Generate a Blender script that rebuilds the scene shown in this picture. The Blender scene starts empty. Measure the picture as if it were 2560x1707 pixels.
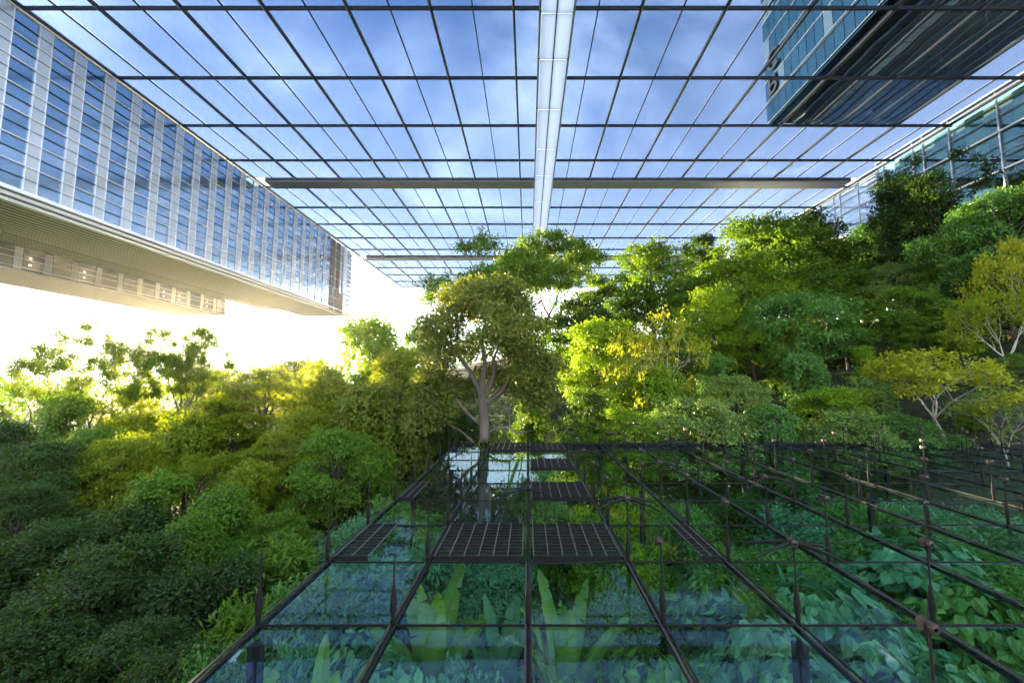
import bpy, bmesh, math, random
import numpy as np
from mathutils import Vector, Matrix

SC = bpy.context.scene
COL = SC.collection
PI = math.pi
RNG = random.Random(7)

# ------------------------------------------------------------------ camera
F_PX = 1050.0
PITCH = math.radians(5.25)
VPX = 1320.0
cam_d = bpy.data.cameras.new('camera')
cam = bpy.data.objects.new('camera', cam_d)
COL.objects.link(cam)
cam_d.sensor_width = 36.0
cam_d.lens = 36.0 * F_PX / 2560.0
cam_d.shift_x = -(VPX - 1280.0) / 2560.0
cam_d.clip_start = 0.1
cam_d.clip_end = 6000
cam.location = (0, 0, 0)
cam.rotation_euler = (PI / 2 + PITCH, 0, 0)
SC.camera = cam


def ray(px, py):
    u = (px - VPX) / F_PX
    v = (853.5 - py) / F_PX
    return Vector((u, math.cos(PITCH) - v * math.sin(PITCH), math.sin(PITCH) + v * math.cos(PITCH)))


def at_y(px, py, y):
    d = ray(px, py)
    return d * (y / d.y)


def at_z(px, py, z):
    d = ray(px, py)
    return d * (z / d.z)


# ------------------------------------------------------------------ sky and sun
SUN_EL = math.radians(4.5)
SUN_AZ = math.radians(-38.5)          # measured from +Y towards +X
world = bpy.data.worlds.new('World')
SC.world = world
world.use_nodes = True
wn = world.node_tree.nodes
wl = world.node_tree.links
wn.clear()
w_out = wn.new('ShaderNodeOutputWorld')
w_bg = wn.new('ShaderNodeBackground')
w_bg.inputs['Strength'].default_value = 0.15
sky = wn.new('ShaderNodeTexSky')
sky.sky_type = 'NISHITA'
sky.sun_disc = False
sky.sun_elevation = SUN_EL
sky.sun_rotation = SUN_AZ
sky.altitude = 50
sky.air_density = 1.0
sky.dust_density = 0.6
sky.ozone_density = 4.0
tc = wn.new('ShaderNodeTexCoord')
sep = wn.new('ShaderNodeSeparateXYZ')
wl.new(tc.outputs['Generated'], sep.inputs[0])
mx = wn.new('ShaderNodeMath'); mx.operation = 'MAXIMUM'; mx.inputs[1].default_value = 0.0
wl.new(sep.outputs['Z'], mx.inputs[0])
ad = wn.new('ShaderNodeMath'); ad.operation = 'ADD'; ad.inputs[1].default_value = 0.12
wl.new(mx.outputs[0], ad.inputs[0])
dvx = wn.new('ShaderNodeMath'); dvx.operation = 'DIVIDE'
dvy = wn.new('ShaderNodeMath'); dvy.operation = 'DIVIDE'
wl.new(sep.outputs['X'], dvx.inputs[0]); wl.new(ad.outputs[0], dvx.inputs[1])
wl.new(sep.outputs['Y'], dvy.inputs[0]); wl.new(ad.outputs[0], dvy.inputs[1])
cmb = wn.new('ShaderNodeCombineXYZ')
wl.new(dvx.outputs[0], cmb.inputs[0]); wl.new(dvy.outputs[0], cmb.inputs[1])
cn = wn.new('ShaderNodeTexNoise')
cn.inputs['Scale'].default_value = 1.15
cn.inputs['Detail'].default_value = 9
cn.inputs['Roughness'].default_value = 0.56
cn.inputs['Distortion'].default_value = 0.5
wl.new(cmb.outputs[0], cn.inputs['Vector'])
cr = wn.new('ShaderNodeMapRange')
cr.inputs['From Min'].default_value = 0.42
cr.inputs['From Max'].default_value = 0.86
cr.interpolation_type = 'SMOOTHSTEP'
wl.new(cn.outputs['Fac'], cr.inputs['Value'])
cm = wn.new('ShaderNodeMath'); cm.operation = 'MULTIPLY'; cm.inputs[1].default_value = 0.6
wl.new(cr.outputs[0], cm.inputs[0])
mixc = wn.new('ShaderNodeMix'); mixc.data_type = 'RGBA'
mixc.inputs['B'].default_value = (10.5, 10.7, 11.2, 1)
hz = wn.new('ShaderNodeMapRange')          # the sky pales evenly towards the horizon all round
hz.inputs['From Min'].default_value = 0.80
hz.inputs['From Max'].default_value = 0.05
hz.inputs['To Min'].default_value = 0.0
hz.inputs['To Max'].default_value = 1.0
wl.new(sep.outputs['Z'], hz.inputs['Value'])
hzp = wn.new('ShaderNodeMath'); hzp.operation = 'POWER'; hzp.inputs[1].default_value = 1.3
wl.new(hz.outputs[0], hzp.inputs[0])
mixh = wn.new('ShaderNodeMix'); mixh.data_type = 'RGBA'
mixh.inputs['B'].default_value = (3.4, 3.5, 3.8, 1)
wl.new(hzp.outputs[0], mixh.inputs['Factor'])
wl.new(cm.outputs[0], mixc.inputs['Factor'])
wl.new(sky.outputs['Color'], mixc.inputs['A'])
wl.new(mixc.outputs['Result'], mixh.inputs['A'])
wl.new(mixh.outputs['Result'], w_bg.inputs['Color'])
wl.new(w_bg.outputs[0], w_out.inputs['Surface'])

sun_d = bpy.data.lights.new('sun', 'SUN')
sun_d.energy = 5.0
sun_d.angle = math.radians(0.6)
sun_d.color = (1.0, 0.78, 0.44)
sun = bpy.data.objects.new('sun', sun_d)
COL.objects.link(sun)
sdir = Vector((math.cos(SUN_EL) * math.sin(SUN_AZ), math.cos(SUN_EL) * math.cos(SUN_AZ), math.sin(SUN_EL)))
sun.rotation_euler = sdir.to_track_quat('Z', 'Y').to_euler()
sun.location = sdir * 300

SC.view_settings.view_transform = 'Standard'
SC.view_settings.look = 'None'
SC.view_settings.gamma = 1.0
SC.view_settings.exposure = 3.4
SC.render.engine = 'CYCLES'
SC.cycles.use_denoising = True
SC.cycles.max_bounces = 8
SC.cycles.transparent_max_bounces = 24
SC.cycles.transmission_bounces = 6
SC.cycles.volume_bounces = 0
SC.cycles.sample_clamp_indirect = 4.0
SC.cycles.caustics_reflective = False
SC.cycles.caustics_refractive = False

# ------------------------------------------------------------------ materials
MATS = {}


def nodes_of(name):
    m = bpy.data.materials.new(name)
    m.use_nodes = True
    n = m.node_tree.nodes
    n.clear()
    out = n.new('ShaderNodeOutputMaterial')
    MATS[name] = m
    return m, n, m.node_tree.links, out


def plain(name, c1, c2=None, rough=0.5, metal=0.0, scale=1.5, bump=0.0, spec=0.5, stretch=None):
    m, n, l, out = nodes_of(name)
    b = n.new('ShaderNodeBsdfPrincipled')
    b.inputs['Roughness'].default_value = rough
    b.inputs['Metallic'].default_value = metal
    b.inputs['Specular IOR Level'].default_value = spec
    c2 = c2 or tuple(x * 0.8 for x in c1)
    t = n.new('ShaderNodeTexCoord')
    mp = n.new('ShaderNodeMapping')
    if stretch:
        mp.inputs['Scale'].default_value = stretch
    l.new(t.outputs['Object'], mp.inputs[0])
    ns = n.new('ShaderNodeTexNoise')
    ns.inputs['Scale'].default_value = scale
    ns.inputs['Detail'].default_value = 6
    ns.inputs['Roughness'].default_value = 0.6
    l.new(mp.outputs[0], ns.inputs['Vector'])
    rp = n.new('ShaderNodeMapRange')
    rp.inputs['From Min'].default_value = 0.3
    rp.inputs['From Max'].default_value = 0.7
    l.new(ns.outputs['Fac'], rp.inputs['Value'])
    mix = n.new('ShaderNodeMix'); mix.data_type = 'RGBA'
    mix.inputs['A'].default_value = (*c1, 1)
    mix.inputs['B'].default_value = (*c2, 1)
    l.new(rp.outputs[0], mix.inputs['Factor'])
    l.new(mix.outputs['Result'], b.inputs['Base Color'])
    if bump:
        bp = n.new('ShaderNodeBump')
        bp.inputs['Strength'].default_value = bump
        bp.inputs['Distance'].default_value = 0.05
        l.new(ns.outputs['Fac'], bp.inputs['Height'])
        l.new(bp.outputs[0], b.inputs['Normal'])
    l.new(b.outputs[0], out.inputs['Surface'])
    return m


def glass(name, tint, base_refl=0.04, edge_refl=0.5, wav=0.0, rough=0.02, refl_col=(1, 1, 1), ior=1.45, wav_scale=0.25):
    """thin see-through pane: tinted transparency with a Fresnel-weighted mirror"""
    m, n, l, out = nodes_of(name)
    tr = n.new('ShaderNodeBsdfTransparent')
    tr.inputs['Color'].default_value = (*tint, 1)
    gl = n.new('ShaderNodeBsdfGlossy')
    gl.inputs['Roughness'].default_value = rough
    gl.inputs['Color'].default_value = (*refl_col, 1)
    fr = n.new('ShaderNodeFresnel')
    fr.inputs['IOR'].default_value = ior
    mr = n.new('ShaderNodeMapRange')
    mr.inputs['From Min'].default_value = 0.04
    mr.inputs['From Max'].default_value = 1.0
    mr.inputs['To Min'].default_value = base_refl
    mr.inputs['To Max'].default_value = edge_refl
    l.new(fr.outputs[0], mr.inputs['Value'])
    if wav:
        t = n.new('ShaderNodeTexCoord')
        ns = n.new('ShaderNodeTexNoise')
        ns.inputs['Scale'].default_value = wav_scale
        ns.inputs['Detail'].default_value = 2
        l.new(t.outputs['Object'], ns.inputs['Vector'])
        bp = n.new('ShaderNodeBump')
        bp.inputs['Strength'].default_value = wav
        bp.inputs['Distance'].default_value = 0.2
        l.new(ns.outputs['Fac'], bp.inputs['Height'])
        l.new(bp.outputs[0], gl.inputs['Normal'])
    mx = n.new('ShaderNodeMixShader')
    l.new(mr.outputs[0], mx.inputs[0])
    l.new(tr.outputs[0], mx.inputs[1])
    l.new(gl.outputs[0], mx.inputs[2])
    l.new(mx.outputs[0], out.inputs['Surface'])
    return m


def mirror_glass(name, base, refl_col, fac=0.6, rough=0.03, var=0.25):
    """coated facade glass: body colour with a strong reflection, each pane a little different"""
    m, n, l, out = nodes_of(name)
    d = n.new('ShaderNodeBsdfDiffuse')
    oi = n.new('ShaderNodeObjectInfo')
    mr = n.new('ShaderNodeMapRange')
    mr.inputs['To Min'].default_value = 1 - var
    mr.inputs['To Max'].default_value = 1 + var
    l.new(oi.outputs['Random'], mr.inputs['Value'])
    hs = n.new('ShaderNodeHueSaturation')
    hs.inputs['Color'].default_value = (*base, 1)
    l.new(mr.outputs[0], hs.inputs['Value'])
    gt = n.new('ShaderNodeMath'); gt.operation = 'GREATER_THAN'; gt.inputs[1].default_value = 0.82
    l.new(oi.outputs['Random'], gt.inputs[0])
    bl = n.new('ShaderNodeMix'); bl.data_type = 'RGBA'      # some panes have a drawn blind behind them
    fb = n.new('ShaderNodeMath'); fb.operation = 'MULTIPLY'; fb.inputs[1].default_value = 0.30 if var > .1 else 0.0
    l.new(gt.outputs[0], fb.inputs[0])
    l.new(fb.outputs[0], bl.inputs['Factor'])
    l.new(hs.outputs[0], bl.inputs['A'])
    bl.inputs['B'].default_value = (0.55, 0.62, 0.66, 1)
    l.new(bl.outputs['Result'], d.inputs['Color'])
    g = n.new('ShaderNodeBsdfGlossy')
    g.inputs['Color'].default_value = (*refl_col, 1)
    g.inputs['Roughness'].default_value = rough
    lw = n.new('ShaderNodeLayerWeight')
    lw.inputs['Blend'].default_value = 0.35
    m2 = n.new('ShaderNodeMapRange')
    m2.inputs['To Min'].default_value = fac
    m2.inputs['To Max'].default_value = min(1.0, fac + 0.35)
    l.new(lw.outputs['Fresnel'], m2.inputs['Value'])
    mx = n.new('ShaderNodeMixShader')
    l.new(m2.outputs[0], mx.inputs[0])
    l.new(d.outputs[0], mx.inputs[1])
    l.new(g.outputs[0], mx.inputs[2])
    l.new(mx.outputs[0], out.inputs['Surface'])
    return m


def leaf_mat(name, dark, light, trans, tfac=0.38, rough=0.42, accent=None, acc_amt=0.0):
    m, n, l, out = nodes_of(name)
    at = n.new('ShaderNodeAttribute')
    at.attribute_name = 'v'
    oi = n.new('ShaderNodeObjectInfo')
    ma = n.new('ShaderNodeMath'); ma.operation = 'MULTIPLY_ADD'
    ma.inputs[1].default_value = 0.30
    l.new(oi.outputs['Random'], ma.inputs[0])
    l.new(at.outputs['Fac'], ma.inputs[2])
    mr = n.new('ShaderNodeMapRange')
    mr.inputs['From Min'].default_value = 0.05
    mr.inputs['From Max'].default_value = 1.15
    l.new(ma.outputs[0], mr.inputs['Value'])
    mix = n.new('ShaderNodeMix'); mix.data_type = 'RGBA'
    mix.inputs['A'].default_value = (*dark, 1)
    mix.inputs['B'].default_value = (*light, 1)
    l.new(mr.outputs[0], mix.inputs['Factor'])
    col = mix.outputs['Result']
    if accent:
        gt = n.new('ShaderNodeMath'); gt.operation = 'GREATER_THAN'
        gt.inputs[1].default_value = 1.0 - acc_amt
        l.new(at.outputs['Fac'], gt.inputs[0])
        mx2 = n.new('ShaderNodeMix'); mx2.data_type = 'RGBA'
        l.new(gt.outputs[0], mx2.inputs['Factor'])
        l.new(col, mx2.inputs['A'])
        mx2.inputs['B'].default_value = (*accent, 1)
        col = mx2.outputs['Result']
    b = n.new('ShaderNodeBsdfPrincipled')
    b.inputs['Roughness'].default_value = rough
    b.inputs['Specular IOR Level'].default_value = 0.20
    l.new(col, b.inputs['Base Color'])
    t = n.new('ShaderNodeBsdfTranslucent')
    mt = n.new('ShaderNodeMix'); mt.data_type = 'RGBA'
    mt.inputs['Factor'].default_value = 0.65
    mt.inputs['B'].default_value = (*trans, 1)
    l.new(col, mt.inputs['A'])
    l.new(mt.outputs['Result'], t.inputs['Color'])
    ms = n.new('ShaderNodeMixShader')
    ms.inputs[0].default_value = tfac
    l.new(b.outputs[0], ms.inputs[1])
    l.new(t.outputs[0], ms.inputs[2])
    l.new(ms.outputs[0], out.inputs['Surface'])
    return m


def emit(name, c, s):
    m, n, l, out = nodes_of(name)
    e = n.new('ShaderNodeEmission')
    e.inputs['Color'].default_value = (*c, 1)
    e.inputs['Strength'].default_value = s
    l.new(e.outputs[0], out.inputs['Surface'])
    return m


plain('white_panel', (0.80, 0.80, 0.82), (0.72, 0.73, 0.76), 0.35, scale=0.4)
plain('silver_mullion', (0.62, 0.63, 0.66), (0.5, 0.5, 0.53), 0.3, metal=0.6, scale=2)
plain('dark_mullion', (0.014, 0.015, 0.020), (0.008, 0.008, 0.011), 0.55, metal=0.0, scale=2)
plain('grey_beam', (0.30, 0.29, 0.30), (0.24, 0.24, 0.25), 0.45, scale=0.5)
plain('soffit_slat', (0.37, 0.36, 0.37), (0.29, 0.28, 0.29), 0.5, scale=0.7, stretch=(1, 0.15, 1))
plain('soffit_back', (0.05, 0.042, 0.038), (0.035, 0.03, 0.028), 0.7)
plain('brown_frame', (0.16, 0.11, 0.085), (0.11, 0.08, 0.06), 0.5)
plain('curtain', (0.38, 0.46, 0.42), (0.22, 0.28, 0.26), 0.8, scale=2.0, stretch=(1, 3, 0.1))
plain('interior', (0.05, 0.07, 0.07), (0.03, 0.045, 0.05), 0.8)
plain('tower_dark', (0.03, 0.05, 0.065), (0.02, 0.032, 0.045), 0.3)
plain('tower_line', (0.85, 0.88, 0.92), (0.7, 0.74, 0.8), 0.4, scale=0.3)
plain('tower_joint', (0.03, 0.05, 0.065), (0.02, 0.035, 0.045), 0.5)
plain('letter_dark', (0.02, 0.03, 0.05), (0.015, 0.02, 0.035), 0.5)
plain('deck_steel', (0.016, 0.016, 0.015), (0.008, 0.008, 0.008), 0.8, metal=0.0, scale=3, spec=.12)
plain('deck_rail', (0.045, 0.045, 0.038), (0.018, 0.018, 0.016), 0.7, metal=0.0, scale=2.5, spec=.2)
plain('post_steel', (0.016, 0.014, 0.012), (0.008, 0.007, 0.006), 0.75, metal=0.0, scale=6, spec=.15)
plain('knob_bronze', (0.06, 0.042, 0.03), (0.022, 0.016, 0.012), 0.4, metal=0.4, scale=8)
plain('slat_dark', (0.014, 0.013, 0.012), (0.008, 0.008, 0.007), 0.8, scale=3, spec=.12)
plain('slat_bar', (0.07, 0.068, 0.05), (0.035, 0.034, 0.028), 0.5, scale=3)
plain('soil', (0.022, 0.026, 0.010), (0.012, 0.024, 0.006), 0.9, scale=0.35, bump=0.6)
plain('bark_brown', (0.19, 0.145, 0.105), (0.085, 0.065, 0.048), 0.85, scale=2.2, bump=0.8, stretch=(1, 1, 0.25))
plain('bark_pale', (0.42, 0.38, 0.31), (0.26, 0.22, 0.17), 0.8, scale=2.5, bump=0.6, stretch=(1, 1, 0.3))
plain('bark_dark', (0.075, 0.055, 0.04), (0.035, 0.027, 0.02), 0.9, scale=2.5, bump=0.8, stretch=(1, 1, 0.3))
plain('banana_stem', (0.16, 0.2, 0.08), (0.1, 0.11, 0.05), 0.6, scale=3, stretch=(1, 1, 0.2))
def opal(name, c):
    m, n, l, out = nodes_of(name)
    d = n.new('ShaderNodeBsdfDiffuse'); d.inputs['Color'].default_value = (*c, 1)
    t = n.new('ShaderNodeBsdfTranslucent'); t.inputs['Color'].default_value = (*c, 1)
    mx = n.new('ShaderNodeMixShader'); mx.inputs[0].default_value = 0.5
    l.new(d.outputs[0], mx.inputs[1]); l.new(t.outputs[0], mx.inputs[2]); l.new(mx.outputs[0], out.inputs['Surface'])
    return m


opal('opal_panel', (0.85, 0.86, 0.88))
glass('canopy_glass', (0.405, 0.455, 0.525), 0.012, 0.12, wav=0.08, refl_col=(0.8, 0.9, 1.0))
glass('deck_glass', (0.86, 0.96, 0.98), 0.006, 0.09, wav=0.03, rough=0.03, refl_col=(0.75, 0.88, 1.0), wav_scale=1.2)
glass('green_glass', (0.68, 0.80, 0.78), 0.06, 0.5, wav=0.05, refl_col=(0.7, 0.85, 0.85))
mirror_glass('blue_glass', (0.025, 0.09, 0.17), (0.48, 0.68, 0.90), 0.55, rough=0.14)
mirror_glass('frit_panel', (0.5, 0.54, 0.55), (0.7, 0.72, 0.75), 0.30, rough=0.12, var=0.05)
mirror_glass('pale_glass', (0.45, 0.58, 0.75), (0.85, 0.92, 1.0), 0.35, var=0.08)  # pale body colour stands in for reflected sky on the right block
mirror_glass('smoke_glass', (0.10, 0.11, 0.13), (0.6, 0.66, 0.72), 0.22)
mirror_glass('teal_glass', (0.022, 0.068, 0.092), (0.32, 0.52, 0.62), 0.30, var=0.35)
mirror_glass('soffit_teal', (0.22, 0.42, 0.52), (0.45, 0.62, 0.72), 0.18, var=0.3, rough=.08)
emit('lamp_glow', (1.0, 0.85, 0.5), 2.0)

leaf_mat('leaf_mid', (0.032, 0.090, 0.008), (0.112, 0.21, 0.012), (0.24, 0.40, 0.012))
leaf_mat('leaf_deep', (0.012, 0.036, 0.006), (0.036, 0.082, 0.011), (0.10, 0.21, 0.012))  # dark green; also holds the painted shade of the lower left slope
leaf_mat('leaf_bright', (0.065, 0.150, 0.007), (0.19, 0.30, 0.012), (0.36, 0.52, 0.012), 0.42)
leaf_mat('leaf_cool', (0.036, 0.105, 0.022), (0.11, 0.225, 0.038), (0.16, 0.38, 0.04))
leaf_mat('leaf_olive', (0.062, 0.100, 0.012), (0.185, 0.215, 0.028), (0.26, 0.28, 0.02), 0.34, rough=0.36)
leaf_mat('leaf_yellow', (0.16, 0.20, 0.010), (0.36, 0.37, 0.016), (0.50, 0.50, 0.015), 0.42)
leaf_mat('leaf_gold', (0.075, 0.130, 0.006), (0.20, 0.265, 0.008), (0.44, 0.50, 0.01), 0.48)  # warm sun glow on the left trees is put into this colour
leaf_mat('leaf_orange', (0.055, 0.10, 0.009), (0.14, 0.19, 0.013), (0.34, 0.40, 0.015), 0.40, accent=(0.50, 0.18, 0.010), acc_amt=0.12)
leaf_mat('leaf_umbrella', (0.07, 0.12, 0.010), (0.16, 0.23, 0.016), (0.34, 0.44, 0.02), 0.42)
leaf_mat('leaf_teal', (0.040, 0.135, 0.060), (0.12, 0.27, 0.105), (0.12, 0.34, 0.10), 0.36)
leaf_mat('leaf_banana', (0.055, 0.14, 0.025), (0.12, 0.23, 0.04), (0.26, 0.46, 0.04), 0.42, rough=0.35)
leaf_mat('leaf_silver', (0.080, 0.150, 0.028), (0.19, 0.285, 0.06), (0.26, 0.40, 0.04), 0.34, rough=0.34)  # pale leaves; put the lower right slope's brightness into colour


# ------------------------------------------------------------------ object helpers
def link(name, data, parent=None):
    o = bpy.data.objects.new(name, data)
    COL.objects.link(o)
    if parent is not None:
        o.parent = parent
    return o


def tag(o, label=None, cat=None, group=None, kind=None):
    if label:
        o['label'] = label
    if cat:
        o['category'] = cat
    if group:
        o['group'] = group
    if kind:
        o['kind'] = kind
    return o


def thing(name, label, cat, loc=(0, 0, 0), group=None):
    o = link(name, None)
    o.location = loc
    return tag(o, label, cat, group)


def np_mesh(name, V, Q, mat, v=None, smooth=False):
    """fast mesh from vertex array and quad index array"""
    me = bpy.data.meshes.new(name)
    V = np.asarray(V, dtype=np.float32)
    Q = np.asarray(Q, dtype=np.int32)
    me.vertices.add(len(V))
    me.vertices.foreach_set('co', V.ravel())
    k = Q.shape[1]
    me.loops.add(Q.size)
    me.loops.foreach_set('vertex_index', Q.ravel())
    me.polygons.add(len(Q))
    me.polygons.foreach_set('loop_start', np.arange(len(Q), dtype=np.int32) * k)
    me.polygons.foreach_set('use_smooth', np.full(len(Q), smooth, dtype=bool))
    if v is not None:
        a = me.attributes.new('v', 'FLOAT', 'FACE')
        a.data.foreach_set('value', np.asarray(v, dtype=np.float32))
    me.update(calc_edges=True)
    me.validate()
    me.materials.append(MATS[mat])
    return me


BOXQ = [(0, 3, 2, 1), (4, 5, 6, 7), (0, 1, 5, 4), (1, 2, 6, 5), (2, 3, 7, 6), (3, 0, 4, 7)]


def box_vq(boxes):
    V, Q = [], []
    for (x0, x1, y0, y1, z0, z1) in boxes:
        b = len(V)
        V += [(x0, y0, z0), (x1, y0, z0), (x1, y1, z0), (x0, y1, z0), (x0, y0, z1), (x1, y0, z1), (x1, y1, z1), (x0, y1, z1)]
        Q += [tuple(b + i for i in q) for q in BOXQ]
    return V, Q


def boxes(name, bl, mat, parent=None):
    V, Q = box_vq(bl)
    return link(name, np_mesh(name, V, Q, mat), parent)


_unit = {}


def unit_box(mat):
    if mat not in _unit:
        V, Q = box_vq([(-.5, .5, -.5, .5, -.5, .5)])
        _unit[mat] = np_mesh('unit_' + mat, V, Q, mat)
    return _unit[mat]


def box(name, b, mat, parent=None):
    """one box as a scaled copy of a shared unit box"""
    x0, x1, y0, y1, z0, z1 = b
    o = link(name, unit_box(mat), parent)
    o.location = ((x0 + x1) / 2, (y0 + y1) / 2, (z0 + z1) / 2)
    o.scale = (abs(x1 - x0), abs(y1 - y0), abs(z1 - z0))
    return o


def tube_vq(paths, sides=7):
    """paths: list of (points, radii)"""
    V, Q = [], []
    for pts, rad in paths:
        P = [Vector(p) for p in pts]
        base = len(V)
        up = Vector((0.13, 0.27, 0.95)).normalized()
        for i, p in enumerate(P):
            t = (P[min(i + 1, len(P) - 1)] - P[max(i - 1, 0)])
            if t.length < 1e-6:
                t = Vector((0, 0, 1))
            t.normalize()
            a = t.cross(Vector((1, 0, 0)) if abs(t.x) < 0.8 else Vector((0, 1, 0))).normalized()
            b = t.cross(a)
            for k in range(sides):
                th = 2 * PI * k / sides
                V.append(tuple(p + (a * math.cos(th) + b * math.sin(th)) * rad[i]))
        for i in range(len(P) - 1):
            for k in range(sides):
                k2 = (k + 1) % sides
                Q.append((base + i * sides + k, base + i * sides + k2, base + (i + 1) * sides + k2, base + (i + 1) * sides + k))
    return V, Q


def lathe_vq(prof, sides=10):
    return tube_vq([([(0, 0, z) for r, z in prof], [max(r, 1e-3) for r, z in prof])], sides)


# ------------------------------------------------------------------ terrain
def sstep(a, b, x):
    t = min(1, max(0, (x - a) / (b - a)))
    return t * t * (3 - 2 * t)


def ground_z(x, y):
    s = 0.45 * x + 0.42 * (y - 38)
    r = s - 3
    r = 0.5 * (r + math.sqrt(r * r + 16)) - 0.5
    far = 1 - sstep(110, 230, math.hypot(x, y))
    hill = 0.74 * r * sstep(30, 47, y + max(0, x - 30) * 0.9) * far
    hill = 26 * math.tanh(hill / 26)
    n = 0.5 * math.sin(x * 0.21 + 1.3) * math.cos(y * 0.17) + 0.3 * math.sin(x * 0.5 + y * 0.37)
    return -11.2 + hill + n * (0.5 if far > 0 else 0.2)


def build_ground():
    def axis():
        a = list(np.arange(-150, 150.1, 3.0))
        ext = [160, 175, 200, 240, 300, 380, 480]
        return [-e for e in reversed(ext)] + a + ext
    xs = axis()
    ys = [y for y in axis()]
    V = [(x, y, ground_z(x, y)) for y in ys for x in xs]
    nx = len(xs)
    Q = [(j * nx + i, j * nx + i + 1, (j + 1) * nx + i + 1, (j + 1) * nx + i) for j in range(len(ys) - 1) for i in range(nx - 1)]
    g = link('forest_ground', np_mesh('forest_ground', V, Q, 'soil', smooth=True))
    tag(g, 'dark leaf-littered forest floor and wooded hillside', 'ground', kind='structure')


build_ground()

# ------------------------------------------------------------------ glass canopy overhead
CH = 40.0
ROWS = [20.8, 36.0, 41.8, 52.3, 62.8, 73.3, 83.8, 94.3, 104.8, 115.3, 125.8, 136.3, 146.8, 157.3, 167.8, 178.0]
LCOL = [-54.4] + [-1.5 - 4.47 * k for k in range(11, -1, -1)] + [1.4]
RCOL = [4.9] + [7.6 + 4.57 * k for k in range(13)] + [66.2]


def build_canopy():
    root = thing('glass_canopy', 'huge overhead glass canopy with dark grid and white central spine', 'canopy', (3, 80, CH))

    def B(name, b, mat, parent=root):
        x0, x1, y0, y1, z0, z1 = b
        return box(name, (x0 - 3, x1 - 3, y0 - 80, y1 - 80, z0 - CH, z1 - CH), mat, parent)
    # panes: nearest 300 as parts, the farthest joined
    cells = []
    for cols in (LCOL, RCOL):
        for i in range(len(cols) - 1):
            for j in range(1, len(ROWS) - 1):
                y1 = ROWS[j + 1]
                if abs(y1 - 83.8) < .1 or abs(y1 - 136.3) < .1:
                    y1 -= 3.2
                cells.append((ROWS[j], cols[i], cols[i + 1], y1))
    cells.sort(key=lambda c: (c[0], abs(c[1])))
    for k, (y0, x0, x1, y1) in enumerate(cells[:298]):
        o = B('pane', (x0 + .04, x1 - .04, y0 + .05, y1 - .05, CH + .10, CH + .13), 'canopy_glass')
    rest = boxes('far_pane', [(x0 + .04 - 3, x1 - .04 - 3, y0 + .05 - 80, y1 - .05 - 80, .10, .13) for (y0, x0, x1, y1) in cells[298:]], 'canopy_glass', root)
    tag(rest, kind='stuff')
    # cross rails, dark, hanging a little under the glass
    for y in ROWS[1:]:
        for (xa, xb) in ((-55.0, 1.35), (4.95, 66.8)):
            B('cross_rail', (xa, xb, y - .10, y + .10, CH - .32, CH + .08), 'dark_mullion')
    # long rails: alternately a heavy silver-edged one and a slim dark one
    for cols in (LCOL, RCOL):
        for i, x in enumerate(cols):
            heavy = i % 2 == 0
            w = .085 if heavy else .055
            B('long_rail', (x - w, x + w, ROWS[1], ROWS[-1], CH - (.30 if heavy else .16), CH + .06), 'dark_mullion')
            if heavy:
                B('edge_trim', (x + (w if x > 3 else -w - .09), x + (w + .09 if x > 3 else -w), ROWS[1], ROWS[-1], CH - .32, CH - .02), 'silver_mullion')
    # two deep grey transverse beams
    for y in (80.55, 133.05):
        for (xa, xb) in ((-52.6, 1.3), (5.0, 64.6)):
            n = 12
            for k in range(n):
                a = xa + (xb - xa) * k / n
                b = xa + (xb - xa) * (k + 1) / n
                B('beam_panel', (a + .03, b - .03, y, y + 3.1, CH - .62, CH - .34), 'grey_beam')
            B('beam_core', (xa, xb, y + .1, y + 3.0, CH - .33, CH + .3), 'soffit_back')
    # white spine in panels with a dark open joint in the middle
    yy = [36, 41.8, 48.4, 58.0, 68.6, 77.9, 80.2, 90, 100, 110, 120, 130, 140, 150, 160, 170, 178]
    for k in range(len(yy) - 1):
        for (xa, xb) in ((1.45, 3.02), (3.2, 4.85)):
            V = [(xa - 3, yy[k] + .04 - 80, -.7), (xb - 3, yy[k] + .04 - 80, -.7), (xb - 3, yy[k + 1] - .04 - 80, -.7), (xa - 3, yy[k + 1] - .04 - 80, -.7)]
            link('spine_panel', np_mesh('spine_panel', V, [(0, 3, 2, 1)], 'opal_panel'), root)
    B('spine_web', (3.03, 3.19, 36, 178, CH - .72, CH - .5), 'dark_mullion')
    for y in yy:
        B('spine_tie', (1.4, 4.9, y - .035, y + .035, CH - .66, CH - .4), 'dark_mullion')
    for (xa, xb) in ((1.18, 1.34), (4.96, 5.12)):
        B('spine_edge', (xa, xb, 36, 178, CH - .40, CH + .3), 'silver_mullion')
    # edge girders along the two wings and the far end
    for (xa, xb) in ((-55.3, -54.75), (66.45, 67.0)):
        B('edge_girder', (xa, xb, 36, 178.2, CH + .14, CH + .5), 'silver_mullion')


build_canopy()


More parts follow.
